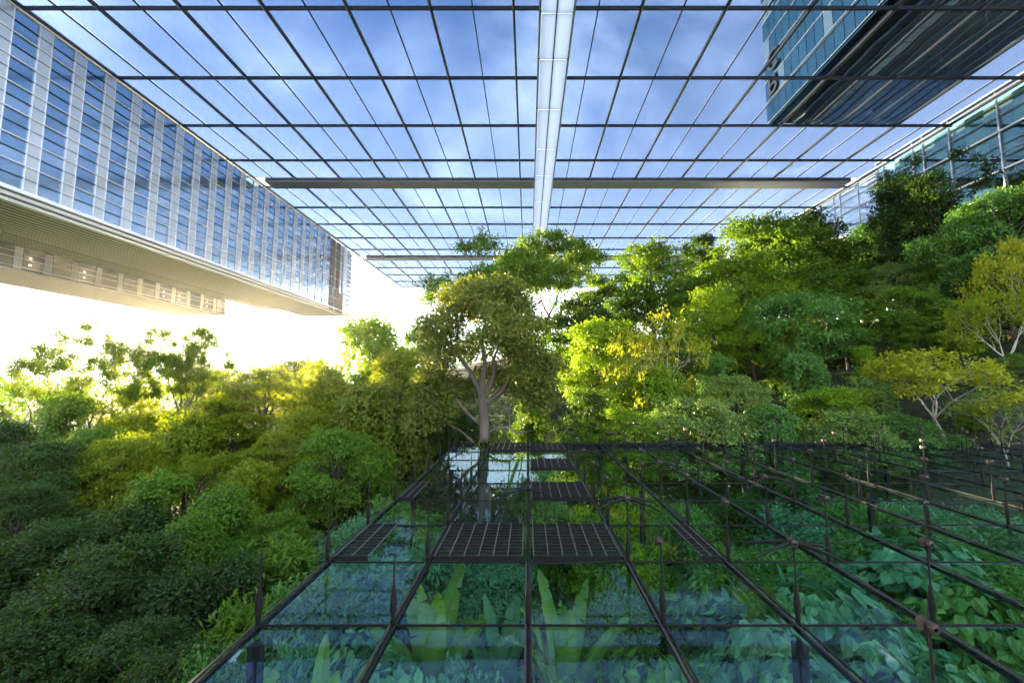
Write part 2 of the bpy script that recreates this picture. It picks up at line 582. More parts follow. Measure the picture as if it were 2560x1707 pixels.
# ------------------------------------------------------------------ left wing
def build_left_wing():
    X = -54.6
    zb, zt = 20.35, 39.6
    root = thing('office_wing', 'long white and blue glass office wing with brown slatted underside beneath the canopy', 'building', (X - 7, 80, zb))
    ox, oy, oz = X - 7, 80, zb

    def B(name, b, mat, parent=root):
        x0, x1, y0, y1, z0, z1 = b
        return box(name, (x0 - ox, x1 - ox, y0 - oy, y1 - oy, z0 - oz, z1 - oz), mat, parent)
    B('core', (X - 14.0, X - .35, 36, 127, zb, zt), 'interior')
    nst = 7
    sh = (zt - zb) / nst
    p = 3.68
    y = 40.0 - p
    bays = []
    while y < 113.5:
        bays.append(y)
        y += p
    npane = 0
    for k, y in enumerate(bays):
        for s in range(nst):
            z = zb + s * sh
            B('frosted_panel', (X - .16, X - .04, y + .05, y + 1.25, z + .04, z + sh - .04), 'frit_panel')
        for s in range(nst * 2):
            z = zb + s * sh / 2
            if npane < 298 and y > 35:
                B('window_pane', (X - .22, X - .12, y + 1.32, y + p - .03, z + .02, z + sh / 2 - .02), 'blue_glass')
                npane += 1
    rest = []
    for k, y in enumerate(bays):
        for s in range(nst * 2):
            z = zb + s * sh / 2
            rest.append((y, s, z))
    done = [r for r in rest if r[0] > 35][:298]
    left = [r for r in rest if r not in done]
    if left:
        tag(boxes('far_window_pane', [(X - .22 - ox, X - .12 - ox, y + 1.32 - oy, y + p - .03 - oy, z + .02 - oz, z + sh / 2 - .02 - oz) for (y, s, z) in left], 'blue_glass', root), kind='stuff')
    for y in bays:
        B('mullion', (X - .12, X + .05, y - .03, y + .03, zb, zt), 'white_panel')
        B('mullion', (X - .12, X + .05, y + 1.25, y + 1.30, zb, zt), 'white_panel')
    yend = bays[-1] + p
    for s in range(nst + 1):
        z = zb + s * sh
        B('floor_rail', (X - .1, X + .10, 36, 121.5, z - .045, z + .045), 'white_panel')
        if s < nst:
            B('thin_rail', (X - .1, X + .03, 36, yend, z + sh / 2 - .022, z + sh / 2 + .022), 'dark_mullion')
    # brown framed stair bay at the far end
    B('stair_bay_glass', (X - .3, X - .2, yend, 121, zb, zt), 'pale_glass')
    for yy in (yend + .4, yend + 1.4, yend + 2.0, yend + 3.9, yend + 4.9, yend + 5.4):
        B('stair_post', (X - .15, X + .18, yy, yy + .34, zb - .8, zt - .3), 'brown_frame')
    for yy in np.arange(118.6, 121.4, .55):
        B('stair_post', (X - .05, X + .26, yy, yy + .2, zb - 1.0, zb + 4.6), 'brown_frame')
    B('end_panel', (X - .3, X + .1, 121.6, 124, zb + 5.0, zt), 'white_panel')
    B('end_panel', (X - .5, X - .1, 121.6, 127.4, zb - 1.0, zb + 4.95), 'white_panel')
    B('end_panel', (X - .4, X - .05, 124.05, 127.4, zb + 5.0, zt - .5), 'pale_glass')
    for k in range(14):
        z = zb - .6 + k * 1.42
        B('end_fin', (X - .3, X + .5, 124.2, 127.9, z, z + .1), 'white_panel')
    # white stepped fascia under the facade
    for k, (xo, z0, z1) in enumerate(((0.25, zb - .42, zb - .10), (-.35, zb - .84, zb - .48), (-1.0, zb - 1.25, zb - .9))):
        y = 36.0
        while y < 127:
            B('fascia_panel', (X + xo - .5, X + xo, y + .02, min(y + 7.36, 127.2) - .02, z0, z1), 'white_panel')
            y += 7.36
    # slatted soffit
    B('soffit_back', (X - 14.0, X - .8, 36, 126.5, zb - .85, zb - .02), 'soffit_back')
    ns = 12
    for k in range(ns):
        xa = X - 1.7 - k * 12.2 / ns
        y = 36.0
        seg = 0
        while y < 126.5:
            L = 17.7
            y2 = min(y + L, 126.6 - (k % 3) * .5)
            B('soffit_slat', (xa - .70, xa, y + .02, y2 - .02, zb - 1.16, zb - .92), 'soffit_slat')
            y += L
        B('slat_edge', (xa - .14, xa + .02, 36, 126.4, zb - 1.26, zb - 1.165), 'white_panel')


build_left_wing()


def build_second_wing():
    X = -75.2
    zb, zt = 16.3, 19.6
    root = thing('low_office_wing', 'lower far-left office wing with a single band of smoky windows under the white ceiling', 'building', (X - 6, 70, zb))
    ox, oy, oz = X - 6, 70, zb

    def B(name, b, mat, parent=root):
        x0, x1, y0, y1, z0, z1 = b
        return box(name, (x0 - ox, x1 - ox, y0 - oy, y1 - oy, z0 - oz, z1 - oz), mat, parent)
    B('core', (X - 13, X - .5, 56, 103.8, zb, zt + 3), 'interior')
    # white ceiling that joins the two wings
    for k in range(20):
        y = 54.5 + k * 3.12
        for (xa, xb) in ((-75.0, -71.9), (-71.85, -68.9)):
            B('ceiling_panel', (xa, xb, y + .03, y + 3.07, 19.75, 19.95), 'white_panel')
    for xx in (-74.2, -73.2, -72.2, -71.2, -70.2, -69.3):
        B('ceiling_batten', (xx, xx + .08, 54.5, 117, 19.62, 19.74), 'grey_beam')
    y = 56.2
    p = 3.9
    k = 0
    while y < 99.5:
        B('window_pane', (X - .2, X - .1, y + 1.1, y + p - .04, zb + .06, zb + 1.6), 'smoke_glass')
        B('window_pane', (X - .2, X - .1, y + 1.1, y + p - .04, zb + 1.66, zt), 'smoke_glass')
        B('frosted_panel', (X - .14, X - .02, y, y + 1.05, zb + .03, zt), 'frit_panel')
        B('mullion', (X - .12, X + .06, y + 1.05, y + 1.12, zb, zt), 'brown_frame')
        if k in (1, 3, 7, 8, 10):
            for zz in (zb + .9, zb + 1.9):
                B('ceiling_lamp', (X - .09, X - .05, y + 1.9, y + 2.2, zz, zz + .13), 'lamp_glow')
        y += p
        k += 1
    for yy in (100.0, 101.9):
        B('corner_pane', (X - .2, X - .1, yy, yy + 1.85, zb, zt), 'pale_glass')
    for zz in (zb + .35, zb + 1.62, zb + 2.5):
        B('floor_rail', (X - .05, X + .08, 56, 103.8, zz - .03, zz + .03), 'silver_mullion')
    for k in range(15):
        xa = X + .2 - k * .84
        B('soffit_slat', (xa - .74, xa, 56, 103.6 - (k % 2) * .4, zb - .36, zb - .12), 'soffit_slat')
    B('soffit_back', (X - 12.6, X, 56, 103.4, zb - .1, zb), 'soffit_back')


build_second_wing()


# ------------------------------------------------------------------ right buildings
def build_right():
    X = 67.2
    base = ground_z(75, 60) - 2
    root = thing('green_glass_building', 'dark green glass building with white mullions behind the trees at the right edge', 'building', (X + 8, 60, base))

    def B(name, b, mat, parent=root):
        x0, x1, y0, y1, z0, z1 = b
        return box(name, (x0 - X - 8, x1 - X - 8, y0 - 60, y1 - 60, z0 - base, z1 - base), mat, parent)
    ys = [46, 48.0, 50.0, 56.8, 63.7, 68.1, 70.0, 76.0, 77.5]
    zs = [8.0, 13.4, 18.8, 24.2, 29.6, 35.2, 40.6]
    B('core', (X + 3.2, X + 20, 46, 77.3, base, 41.5), 'interior')
    B('wall', (X + .3, X + 3.1, 46, 77.3, base, 7.8), 'grey_beam')
    rr = random.Random(3)
    for i in range(len(ys) - 1):
        for j in range(len(zs) - 1):
            B('pane', (X, X + .06, ys[i] + .06, ys[i + 1] - .06, zs[j] + .08, zs[j] + 2.4), 'green_glass')
            B('pane', (X, X + .06, ys[i] + .06, ys[i + 1] - .06, zs[j] + 2.46, zs[j + 1] - .08), 'green_glass')
            w = ys[i + 1] - ys[i]
            if w > 3:
                c = ys[i] + rr.uniform(.1, .5) * w
                B('curtain', (X + .9, X + 1.1, c, c + rr.uniform(.2, .5) * w, zs[j] + .1, zs[j + 1] - .3), 'curtain')
            B('floor_slab', (X + .2, X + 3.1, ys[i], ys[i + 1], zs[j] - .25, zs[j]), 'interior')
    for y in ys:
        B('mullion', (X - .2, X + .05, y - .09, y + .09, 7.8, 41.2), 'silver_mullion')
    for z in zs:
        B('floor_rail', (X - .25, X + .05, 46, 77.5, z - .12, z + .12), 'white_panel')
        if z < 40:
            B('thin_rail', (X - .1, X + .05, 46, 77.5, z + 2.36, z + 2.44), 'silver_mullion')
    B('roof_edge', (X - .35, X + .3, 46, 77.6, 41.2, 41.5), 'white_panel')
    # farther block; reflected sky is put into its pale glass colour
    b2 = ground_z(75, 100) - 2
    root2 = thing('pale_glass_building', 'pale blue glass building beyond the dark green one, just above the treetops', 'building', (X + 8, 100, b2))

    def B2(name, b, mat, parent=root2):
        x0, x1, y0, y1, z0, z1 = b
        return box(name, (x0 - X - 8, x1 - X - 8, y0 - 100, y1 - 100, z0 - b2, z1 - b2), mat, parent)
    ys = [78.0, 82.5, 87.4, 89.2, 96.0, 103, 110, 117, 124, 131, 138]
    B2('core', (X + .6, X + 18, 78, 138, b2, 40.6), 'pale_glass')
    for i in range(len(ys) - 1):
        for j in range(2, len(zs) - 1):
            B2('pane', (X + .12, X + .18, ys[i] + .06, ys[i + 1] - .06, zs[j] + .08, zs[j] + 2.4), 'pale_glass')
            B2('pane', (X + .12, X + .18, ys[i] + .06, ys[i + 1] - .06, zs[j] + 2.46, zs[j + 1] - .08), 'pale_glass')
    for y in ys:
        B2('mullion', (X - .02, X + .16, y - .07, y + .07, b2, 40.8), 'white_panel')
    for z in zs[2:]:
        B2('floor_rail', (X - .06, X + .15, 78.0, 138, z - .09, z + .09), 'white_panel')
        if z < 40:
            B2('thin_rail', (X + .02, X + .15, 78.0, 138, z + 2.38, z + 2.44), 'dark_mullion')


build_right()


# ------------------------------------------------------------------ solid tower block in place of a reflection in the canopy
def build_tower():
    x0, x1, y0, y1, z0, z1 = 47.4, 72.2, 40.0, 79.0, 50.0, 84.0
    root = thing('teal_tower_block', 'dark teal glass tower block with pale floor lines, built solid in place of a reflection in the canopy', 'building', (60, 50, z0))

    def B(name, b, mat, parent=root):
        a, b_, c, d, e, f = b
        return box(name, (a - 60, b_ - 60, c - 50, d - 50, e - z0, f - z0), mat, parent)
    B('core', (x0 + .4, x1 - .4, y0, y1 - .4, z0 + .4, z1), 'tower_dark')
    # underside panels
    nx = 11
    ny = 15
    for i in range(nx):
        for j in range(ny):
            xa = x0 + 4.6 + (x1 - x0 - 4.6) * i / nx
            xb = x0 + 4.6 + (x1 - x0 - 4.6) * (i + 1) / nx
            ya = y0 + (y1 - y0) * j / ny
            yb = y0 + (y1 - y0) * (j + 1) / ny
            B('soffit_pane', (xa + .05, xb - .05, ya + .06, yb - .06, z0 + .05, z0 + .3), 'soffit_teal')
    rr = random.Random(5)
    for i in range(nx + 1):
        xa = x0 + 4.6 + (x1 - x0 - 4.6) * i / nx
        # pale strips, bent like the wavy lines of the reflection
        pts = []
        n = 34
        ph = rr.uniform(0, 6)
        for k in range(n + 1):
            yy = y0 + (y1 - y0) * k / n
            pts.append((xa - 60 + .16 * math.sin(yy * .55 + ph) + .1 * math.sin(yy * 1.3 + ph), yy - 50, -.02))
        V, Q = tube_vq([(pts, [.17] * len(pts))], 5)
        link('light_strip', np_mesh('light_strip', V, Q, 'tower_line'), root)
    # dark recess beside the left edge, with a glass ledge
    B('recess', (x0 + 1.9, x0 + 4.4, y0, y1 - 3, z0 + .2, z0 + .36), 'tower_joint')
    B('ledge', (x0 + .2, x0 + 1.7, y0, y1 - .5, z0 + .02, z0 + .3), 'teal_glass')
    B('ledge_line', (x0 + 1.72, x0 + 1.85, y0, y1 - 2, z0 - .02, z0 + .2), 'tower_line')
    B('end_line', (x0, x1, y1 - .35, y1 - .1, z0 - .03, z0 + .2), 'tower_line')
    # left face: window panes between floor lines
    nz = 8
    ny = 19
    for k in range(nz):
        for j in range(ny):
            za = z0 + .4 + (z1 - z0 - .4) * k / nz
            zc = z0 + .4 + (z1 - z0 - .4) * (k + 1) / nz
            ya = y0 + (y1 - y0) * j / ny
            yb = y0 + (y1 - y0) * (j + 1) / ny
            B('window_pane', (x0 + .05, x0 + .3, ya + .07, yb - .07, za + .2, zc - .1), 'teal_glass')
        B('floor_line', (x0 - .02, x0 + .1, y0, y1, za, za + .09), 'tower_line')
    # far face is plain glass
    B('far_face', (x0 + .4, x1 - .4, y1 - .38, y1 - .36, z0 + .4, z1), 'teal_glass')
    # dark sign letters running up the far corner of the left face
    for ch, zz in (('B', 55.0), ('C', 59.6)):
        cu = bpy.data.curves.new('letter', 'FONT')
        cu.body = ch
        cu.size = 5.6
        cu.extrude = 0.12
        tmp = bpy.data.objects.new('letter_tmp', cu)
        COL.objects.link(tmp)
        dg = bpy.context.evaluated_depsgraph_get()
        me = bpy.data.meshes.new_from_object(tmp.evaluated_get(dg))
        bpy.data.objects.remove(tmp)
        me.materials.clear()
        me.materials.append(MATS['letter_dark'])
        o = link('letter', me, root)
        o.location = (x0 - .2 - 60, y1 - 1.2 - 50, zz - z0)
        o.rotation_euler = (PI / 2, 0, -PI / 2)
    # concrete core that carries the block, behind the camera
    B('support_core', (x0 + 9, x1 + 4, y0 - 8, y0 - .1, -6, z1), 'grey_beam')


build_tower()


# ------------------------------------------------------------------ glass deck in front
DZ = -5.0
DP = 2.77
DXS = [DP * k for k in range(-2, 14)]
DYS = [3.2, 6.15, 9.1, 12.1, 15.05, 18.0, 21.0, 24.0, 27.0, 30.0, 33.2]


def build_deck():
    cx, cy = 14.0, 20.0
    root = thing('glass_deck', 'tinted glass deck on dark steel beams with posts and cables over the undergrowth', 'glass deck', (cx, cy, DZ))

    def B(name, b, mat, parent=root):
        x0, x1, y0, y1, z0, z1 = b
        if parent is not root:
            return box(name, b, mat, parent)
        return box(name, (x0 - cx, x1 - cx, y0 - cy, y1 - cy, z0 - DZ, z1 - DZ), mat, parent)
    for i in range(len(DXS) - 1):
        for j in range(len(DYS) - 1):
            B('glass_pane', (DXS[i] + .05, DXS[i + 1] - .05, DYS[j] + .03, DYS[j + 1] - .03, DZ - .03, DZ), 'deck_glass')
    for i, x in enumerate(DXS):
        w = .045 if x < 8 else .018
        B('long_beam', (x - w, x + w, DYS[0], DYS[-1], DZ - .13, DZ - .04), 'deck_steel')
        B('rail_strip', (x - w - .025, x - w + .015, DYS[0], DYS[-1], DZ + .004, DZ + .03), 'deck_rail')
        B('rail_strip', (x + w - .015, x + w + .025, DYS[0], DYS[-1], DZ + .004, DZ + .03), 'deck_steel')
    for y in DYS:
        B('cross_rod', (DXS[0], DXS[-1], y - .016, y + .016, DZ - .02, DZ + .02), 'deck_steel')
    B('edge_beam', (DXS[0] - .2, DXS[-1] + .2, DYS[-1] + .05, DYS[-1] + .35, DZ - .45, DZ + .12), 'deck_steel')
    # support columns to the ground
    for x in (DXS[0], DXS[4], DXS[8], DXS[12]):
        for y in (DYS[2], DYS[6], DYS[10]):
            g = ground_z(x, y)
            B('column', (x - .11, x + .11, y - .11, y + .11, g - .3, DZ - .35), 'deck_steel')
    # louvre panels: slats across, light bars along
    def louvre(xa, xb, ya, yb):
        p = link('louvre_panel', None, root)
        p.location = ((xa + xb) / 2 - cx, (ya + yb) / 2 - cy, .10)
        w, d = (xb - xa) / 2 - .16, (yb - ya) / 2 - .08
        n = 11
        for k in range(n):
            y = -d + 2 * d * (k + .5) / n
            o = B('slat', (-w, w, y - d / n * .55, y + d / n * .55, -.02, .01), 'slat_dark', p)
        m = max(2, int(round(2 * w / .4)))
        for k in range(m + 1):
            x = -w + 2 * w * k / m
            B('bar', (x - .016, x + .016, -d, d, .012, .035), 'slat_bar', p)
        B('front_edge', (-w, w, -d - .05, -d, -.08, .04), 'slat_dark', p)
    for (ya, yb) in ((12.1, 15.05), (18.0, 21.0), (24.0, 27.0), (30.0, 33.2)):
        louvre(0, DP, ya, yb)
    louvre(-DP, 0, 12.1, 15.05)
    louvre(-DP, 0, 30.0, 33.2)
    louvre(-2 * DP, -2 * DP + 1.25, 12.1, 15.05)
    louvre(2 * DP - .85, 2 * DP, 12.1, 15.05)
    louvre(-2 * DP - .6 + .6, -2 * DP + .9, 18.0, 21.0)
    # posts
    V, Q = lathe_vq([(.019, 0), (.019, 1.55), (.015, 1.56), (.012, 1.85), (.004, 1.86)], 8)
    rod = np_mesh('post_rod', V, Q, 'post_steel', smooth=True)
    V, Q = lathe_vq([(.02, 0), (.05, .02), (.045, .20), (.064, .26), (.068, .46), (.048, .58), (.036, .64), (.034, .76), (.02, .78)], 10)
    basef = np_mesh('post_base', V, Q, 'post_steel', smooth=True)
    # knob: a round clamp with a flat plate and a bolt
    V, Q = tube_vq([([(-.02, -.13, 0), (-.02, -.12, 0), (-.02, .10, 0), (-.02, .13, 0)], [.025, .075, .08, .03])], 10)
    V2, Q2 = box_vq([(-.12, -.02, -.05, .05, -.06, .065)])
    o = len(V)
    V = list(V) + V2
    Q = list(Q) + [tuple(o + a for a in q) for q in Q2]
    knob = np_mesh('post_knob', V, Q, 'knob_bronze', smooth=False)
    arm_paths = []
    for a in (20, 155, 205, 335):
        c, s = math.cos(math.radians(a)), math.sin(math.radians(a))
        arm_paths.append(([(0, 0, 0), (c * .25, s * .25, -.02), (c * .62, s * .62, -.10), (c * .9, s * .9, -.2)], [.05, .045, .03, .018]))
    V, Q = tube_vq(arm_paths, 6)
    arms = np_mesh('spider_arms', V, Q, 'post_steel', smooth=True)
    rr = random.Random(11)
    tops = {}
    for j, y in enumerate(DYS[1:], 1):
        for i, x in enumerate(DXS):
            if y < 9 and (x < 3 or x > 9):
                continue
            s = .78 if x < 2 else 1.0
            s *= rr.uniform(.94, 1.06)
            p = link('post', rod, root)
            p.location = (x - cx, y - cy, .02)
            p.scale = (1, 1, s)
            p.rotation_euler = (rr.uniform(-.006, .006), rr.uniform(-.006, .006), 0)
            b = link('base_fitting', basef, p)
            b.scale = (1, 1, 1 / s)
            zt = 1.62
            if x > 2:
                k = link('knob', knob, p)
                k.location = (0, 0, zt)
                k.scale = (1, 1, 1 / s)
                k.rotation_euler = (0, 0, rr.uniform(-.25, .25))
            if (i + j) % 3 == 0 and x < 9 and x > -1:
                a = link('spider_arm', arms, p)
                a.location = (0, 0, zt - .02)
                a.rotation_euler = (0, 0, rr.uniform(-.2, .2))
            tops[(i, j)] = (x - cx, y - cy, .02 + zt * s)
    # cables: across each row through the knobs
    for j in range(1, len(DYS)):
        pts = [tops[(i, j)] for i in range(len(DXS)) if (i, j) in tops and DXS[i] > 2]
        if len(pts) < 2:
            continue
        V, Q = tube_vq([(pts, [.006] * len(pts))], 5)
        link('row_cable', np_mesh('row_cable', V, Q, 'post_steel'), root)
    # diagonal stays on the left bays
    for (a, b) in (((2, 3), (3, 4)), ((3, 3), (4, 2)), ((2, 2), (3, 3)), ((2, 5), (3, 6)), ((3, 5), (4, 4)), ((1, 3), (2, 4))):
        if a in tops and b in tops:
            p0 = Vector(tops[a]); p1 = Vector((DXS[b[0]] - cx, DYS[b[1]] - cy, .06))
            V, Q = tube_vq([([tuple(p0), tuple((p0 + p1) / 2 - Vector((0, 0, .03))), tuple(p1)], [.011] * 3)], 5)
            link('stay_cable', np_mesh('stay_cable', V, Q, 'post_steel'), root)


build_deck()


# ------------------------------------------------------------------ foliage
def unitv(a):
    return a / np.maximum(1e-6, np.linalg.norm(a, axis=1, keepdims=True))


def leaf_quads(pos, axis, nrm, L, W, fold=0.12, droop=0.0):
    axis = unitv(axis)
    side = unitv(np.cross(axis, nrm))
    n2 = unitv(np.cross(side, axis))
    L = L[:, None]
    W = W[:, None]
    v0 = pos
    mid = pos + axis * L * .45
    v1 = mid + side * W * .5 + n2 * W * fold
    v3 = mid - side * W * .5 + n2 * W * fold
    v2 = pos + axis * L
    v2[:, 2] -= droop * L[:, 0]
    n = len(pos)
    V = np.stack([v0, v1, v2, v3], 1).reshape(-1, 3)
    Q = np.arange(4 * n).reshape(-1, 4)
    return V, Q


def puff_leaves(rg, puffs, n_leaf, L, W, per=7, droop=0.3, lower=0.35, spread=0.42, up=0.6, shell=(.62, 1.08)):
    """leaves in sprigs on lumpy clumps; puffs: rows of cx cy cz rx ry rz"""
    P = np.array(puffs, dtype=float)
    area = (P[:, 3] * P[:, 4] + P[:, 3] * P[:, 5] + P[:, 4] * P[:, 5])
    prob = area / area.sum()
    ns = max(1, n_leaf // per)
    idx = rg.choice(len(P), ns, p=prob)
    u = unitv(rg.normal(size=(ns, 3)))
    flip = (u[:, 2] < -.15) & (rg.random(ns) > lower)
    u[flip, 2] *= -1
    rad = rg.uniform(shell[0], shell[1], ns) + .10 * np.sin(u[:, 0] * 7 + idx) * np.cos(u[:, 1] * 6 + idx * 2)
    c = P[idx, :3] + u * P[idx, 3:] * rad[:, None]
    outw = unitv(u / P[idx, 3:] * P[idx, 3:].mean(1, keepdims=True))
    sp_axis = unitv(outw + rg.normal(size=(ns, 3)) * .45 + np.array([0, 0, -droop * .5]))
    pv = rg.random(len(P))[idx] * .35
    sv = rg.random(ns) * .3
    # expand
    pos = np.repeat(c, per, 0)
    ax = np.repeat(sp_axis, per, 0)
    ow = np.repeat(outw, per, 0)
    k = np.tile(np.arange(per), ns) / max(1, per - 1)
    n = len(pos)
    pos = pos + ax * ((k - .5) * spread * 2)[:, None] + rg.normal(size=(n, 3)) * spread * .28
    axis = unitv(ax * .55 + rg.normal(size=(n, 3)) * .62 + np.array([0, 0, -droop]))
    nrm = unitv(ow * .75 + np.array([0, 0, up]) + rg.normal(size=(n, 3)) * .38)
    l = L * rg.uniform(.65, 1.3, n)
    w = W * rg.uniform(.7, 1.25, n)
    V, Q = leaf_quads(pos, axis, nrm, l, w, droop=.08)
    v = np.repeat(pv + sv, per) + rg.random(n) * .35
    return V, Q, v


def merge(parts):
    V, Q, v = [], [], []
    o = 0
    for a in parts:
        V.append(a[0]); Q.append(np.asarray(a[1]) + o); v.append(a[2])
        o += len(a[0])
    return np.concatenate(V), np.concatenate(Q), np.concatenate(v)


def crook(rr, a, b, n=4, amt=.08):
    a = Vector(a); b = Vector(b)
    L = (b - a).length
    pts = [a]
    for k in range(1, n):
        t = k / n
        p = a.lerp(b, t) + Vector((rr.uniform(-1, 1), rr.uniform(-1, 1), rr.uniform(-.4, .6))) * L * amt
        pts.append(p)
    pts.append(b)
    return [tuple(p) for p in pts]


KINDS = {}


def kind(name, h, w, crown, trunk, trunk_mat):
    Vt, Qt = trunk
    tm = np_mesh(name + '_trunk', Vt, Qt, trunk_mat, smooth=True)
    cm = np_mesh(name + '_crown', crown[0], crown[1], 'leaf_mid', v=crown[2])
    h = float(np.asarray(crown[0])[:, 2].max())
    KINDS[name] = dict(h=h, w=w, crown=cm, trunk=tm)


def make_round(name, seed, h=13, w=10, nl=22000, L=.30, W=.17, low=.25, npuff=30, trunk_mat='bark_dark', droop=.3, lump=1.0):
    """broadleaf crown: many separate leafy lumps on limbs, each smaller lump riding on a bigger one"""
    rr = random.Random(seed)
    rg = np.random.default_rng(seed)
    puffs = []
    paths = []
    top = h
    base = h * low
    cz = (top + base) / 2
    ax = [rr.uniform(.8, 1.15), rr.uniform(.8, 1.15)]
    for k in range(npuff):
        th = k * 2.39996 + rr.uniform(-.45, .45)
        t = (k + .5) / npuff
        z = base + (top - base) * (0.08 + .86 * t) + rr.uniform(-.05, .05) * h
        prof = math.sin(PI * min(1, (.20 + .74 * t))) ** .7
        r = (w / 2) * prof * rr.uniform(.55, .92)
        s_ = rr.uniform(.10, .175) * w * lump
        x, y = r * math.cos(th) * ax[0], r * math.sin(th) * ax[1]
        puffs.append((x, y, z, s_ * 1.1, s_ * 1.1, s_ * rr.uniform(.55, .8)))
        for q in range(2):
            a = rr.uniform(0, 2 * PI)
            f = rr.uniform(.45, .65)
            puffs.append((x + s_ * math.cos(a), y + s_ * math.sin(a), z + s_ * rr.uniform(-.2, .5), s_ * f, s_ * f, s_ * f * .7))
        if rr.random() < .7:
            a = (rr.uniform(-.2, .2), rr.uniform(-.2, .2), base * .8 + (z - base) * .45)
            paths.append((crook(rr, a, (x * .9, y * .9, z)), [.13, .11, .09, .06, .03]))
    puffs.append((rr.uniform(-.6, .6), rr.uniform(-.6, .6), top - .08 * w, .15 * w, .15 * w, .10 * w))
    tr = ([(0, 0, -1.0), (.1, .05, base * .5), (-.1, .1, base), (.05, -.1, cz), (0, 0, top * .85)], [.34, .27, .22, .15, .05])
    crown = puff_leaves(rg, puffs, nl, L, W, droop=droop, lower=.25, spread=.34, shell=(.70, 1.06))
    kind(name, h, w, crown, tube_vq([tr] + paths, 7), trunk_mat)


def make_draped(name, seed, h=13, w=7, nl=16000, L=.30, W=.2):
    """vine-draped column: leaf curtains hang from lumpy shoulders to the ground"""
    rr = random.Random(seed)
    rg = np.random.default_rng(seed)
    puffs = []
    for k in range(16):
        t = (k + .5) / 16
        th = rr.uniform(0, 2 * PI)
        r = w * .5 * (.75 - .45 * t) * rr.uniform(.4, 1)
        s = w * rr.uniform(.15, .25)
        puffs.append((r * math.cos(th), r * math.sin(th), .6 + (h - 2) * t, s, s, s * rr.uniform(.9, 1.6)))
    for k in range(3):
        puffs.append((rr.uniform(-.15, .15) * w, rr.uniform(-.15, .15) * w, h * .93 - k * .6, w * .2, w * .2, w * .14))
    a = puff_leaves(rg, puffs, int(nl * .7), L, W, droop=.5, lower=.6)
    # hanging strands
    strands = []
    ns = 90
    pos, axs, nr, vv = [], [], [], []
    for k in range(ns):
        p = puffs[rr.randrange(len(puffs))]
        th = rr.uniform(0, 2 * PI)
        x = p[0] + p[3] * math.cos(th)
        y = p[1] + p[4] * math.sin(th)
        z = p[2] + p[5] * .2
        ln = min(z - .2, rr.uniform(1.5, 4.5))
        m = int(ln * 11)
        for q in range(m):
            pos.append((x + rr.gauss(0, .12), y + rr.gauss(0, .12), z - ln * q / m))
            axs.append((math.cos(th) * .5 + rr.gauss(0, .4), math.sin(th) * .5 + rr.gauss(0, .4), -.8))
            nr.append((math.cos(th) + rr.gauss(0, .3), math.sin(th) + rr.gauss(0, .3), .5))
            vv.append(rr.random() * .8 + .1)
    pos = np.array(pos); n = len(pos)
    V, Q = leaf_quads(pos, np.array(axs), np.array(nr), L * rg.uniform(.7, 1.2, n), W * rg.uniform(.7, 1.2, n))
    crown = merge([a, (V, Q, np.array(vv))])
    tr = ([(0, 0, -1.0), (.15, .1, h * .4), (-.1, 0, h * .8)], [.35, .25, .1])
    kind(name, h, w, crown, tube_vq([tr], 7), 'bark_dark')


def make_feathery(name, seed, h=12, w=11, nl=17000, layers=26):
    """soft tree of flat layered pinnate sprays"""
    rr = random.Random(seed)
    rg = np.random.default_rng(seed)
    puffs, paths = [], []
    for k in range(layers):
        t = (k + .5) / layers
        th = k * 2.39996 + rr.uniform(-.4, .4)
        z = h * (.25 + .70 * t)
        r = w * .5 * math.sin(PI * (.22 + .70 * t)) ** .7 * rr.uniform(.35, .85)
        s = w * rr.uniform(.13, .22)
        puffs.append((r * math.cos(th), r * math.sin(th), z, s, s, s * .30))
        if k % 2 == 0:
            paths.append((crook(rr, (0, 0, z * .7), (r * math.cos(th), r * math.sin(th), z - .1)), [.1, .08, .06, .04, .02]))
    crown = puff_leaves(rg, puffs, nl, .42, .13, per=10, droop=.28, lower=.3, spread=.5, up=1.1, shell=(.35, 1.1))
    tr = ([(0, 0, -1), (.1, .1, h * .3), (-.1, 0, h * .6), (0, 0, h * .9)], [.28, .22, .14, .04])
    kind(name, h, w, crown, tube_vq([tr] + paths, 6), 'bark_dark')


def branch_rec(rr, paths, tips, p, d, L, r, depth, spread, flat):
    p = Vector(p); d = Vector(d).normalized()
    n = 4
    pts = [p.copy()]
    rad = [r]
    q = p.copy()
    for k in range(n):
        d = (d + Vector((rr.gauss(0, .10), rr.gauss(0, .10), rr.gauss(0, .06) + flat * .05))).normalized()
        q = q + d * L / n
        pts.append(q.copy())
        rad.append(r * (1 - .42 * (k + 1) / n))
    paths.append(([tuple(a) for a in pts], rad))
    if depth == 0:
        tips.append((q, d))
        return
    m = 2 if rr.random() < .55 else 3
    a0 = rr.uniform(0, 2 * PI)
    for k in range(m):
        th = a0 + 2 * PI * k / m + rr.uniform(-.4, .4)
        ax = d.orthogonal().normalized()
        ax.rotate(Matrix.Rotation(th, 3, d))
        nd = (d + ax * spread * rr.uniform(.6, 1.25))
        nd.z = nd.z * .86
        branch_rec(rr, paths, tips, q, nd, L * rr.uniform(.66, .86), rad[-1] * .8, depth - 1, spread, flat)
    if depth >= 1 and rr.random() < .5:
        s = pts[2]
        ax = d.orthogonal().normalized()
        ax.rotate(Matrix.Rotation(rr.uniform(0, 6.28), 3, d))
        branch_rec(rr, paths, tips, s, d * .5 + ax * .9, L * .6, rad[2] * .5, max(0, depth - 2), spread, flat)


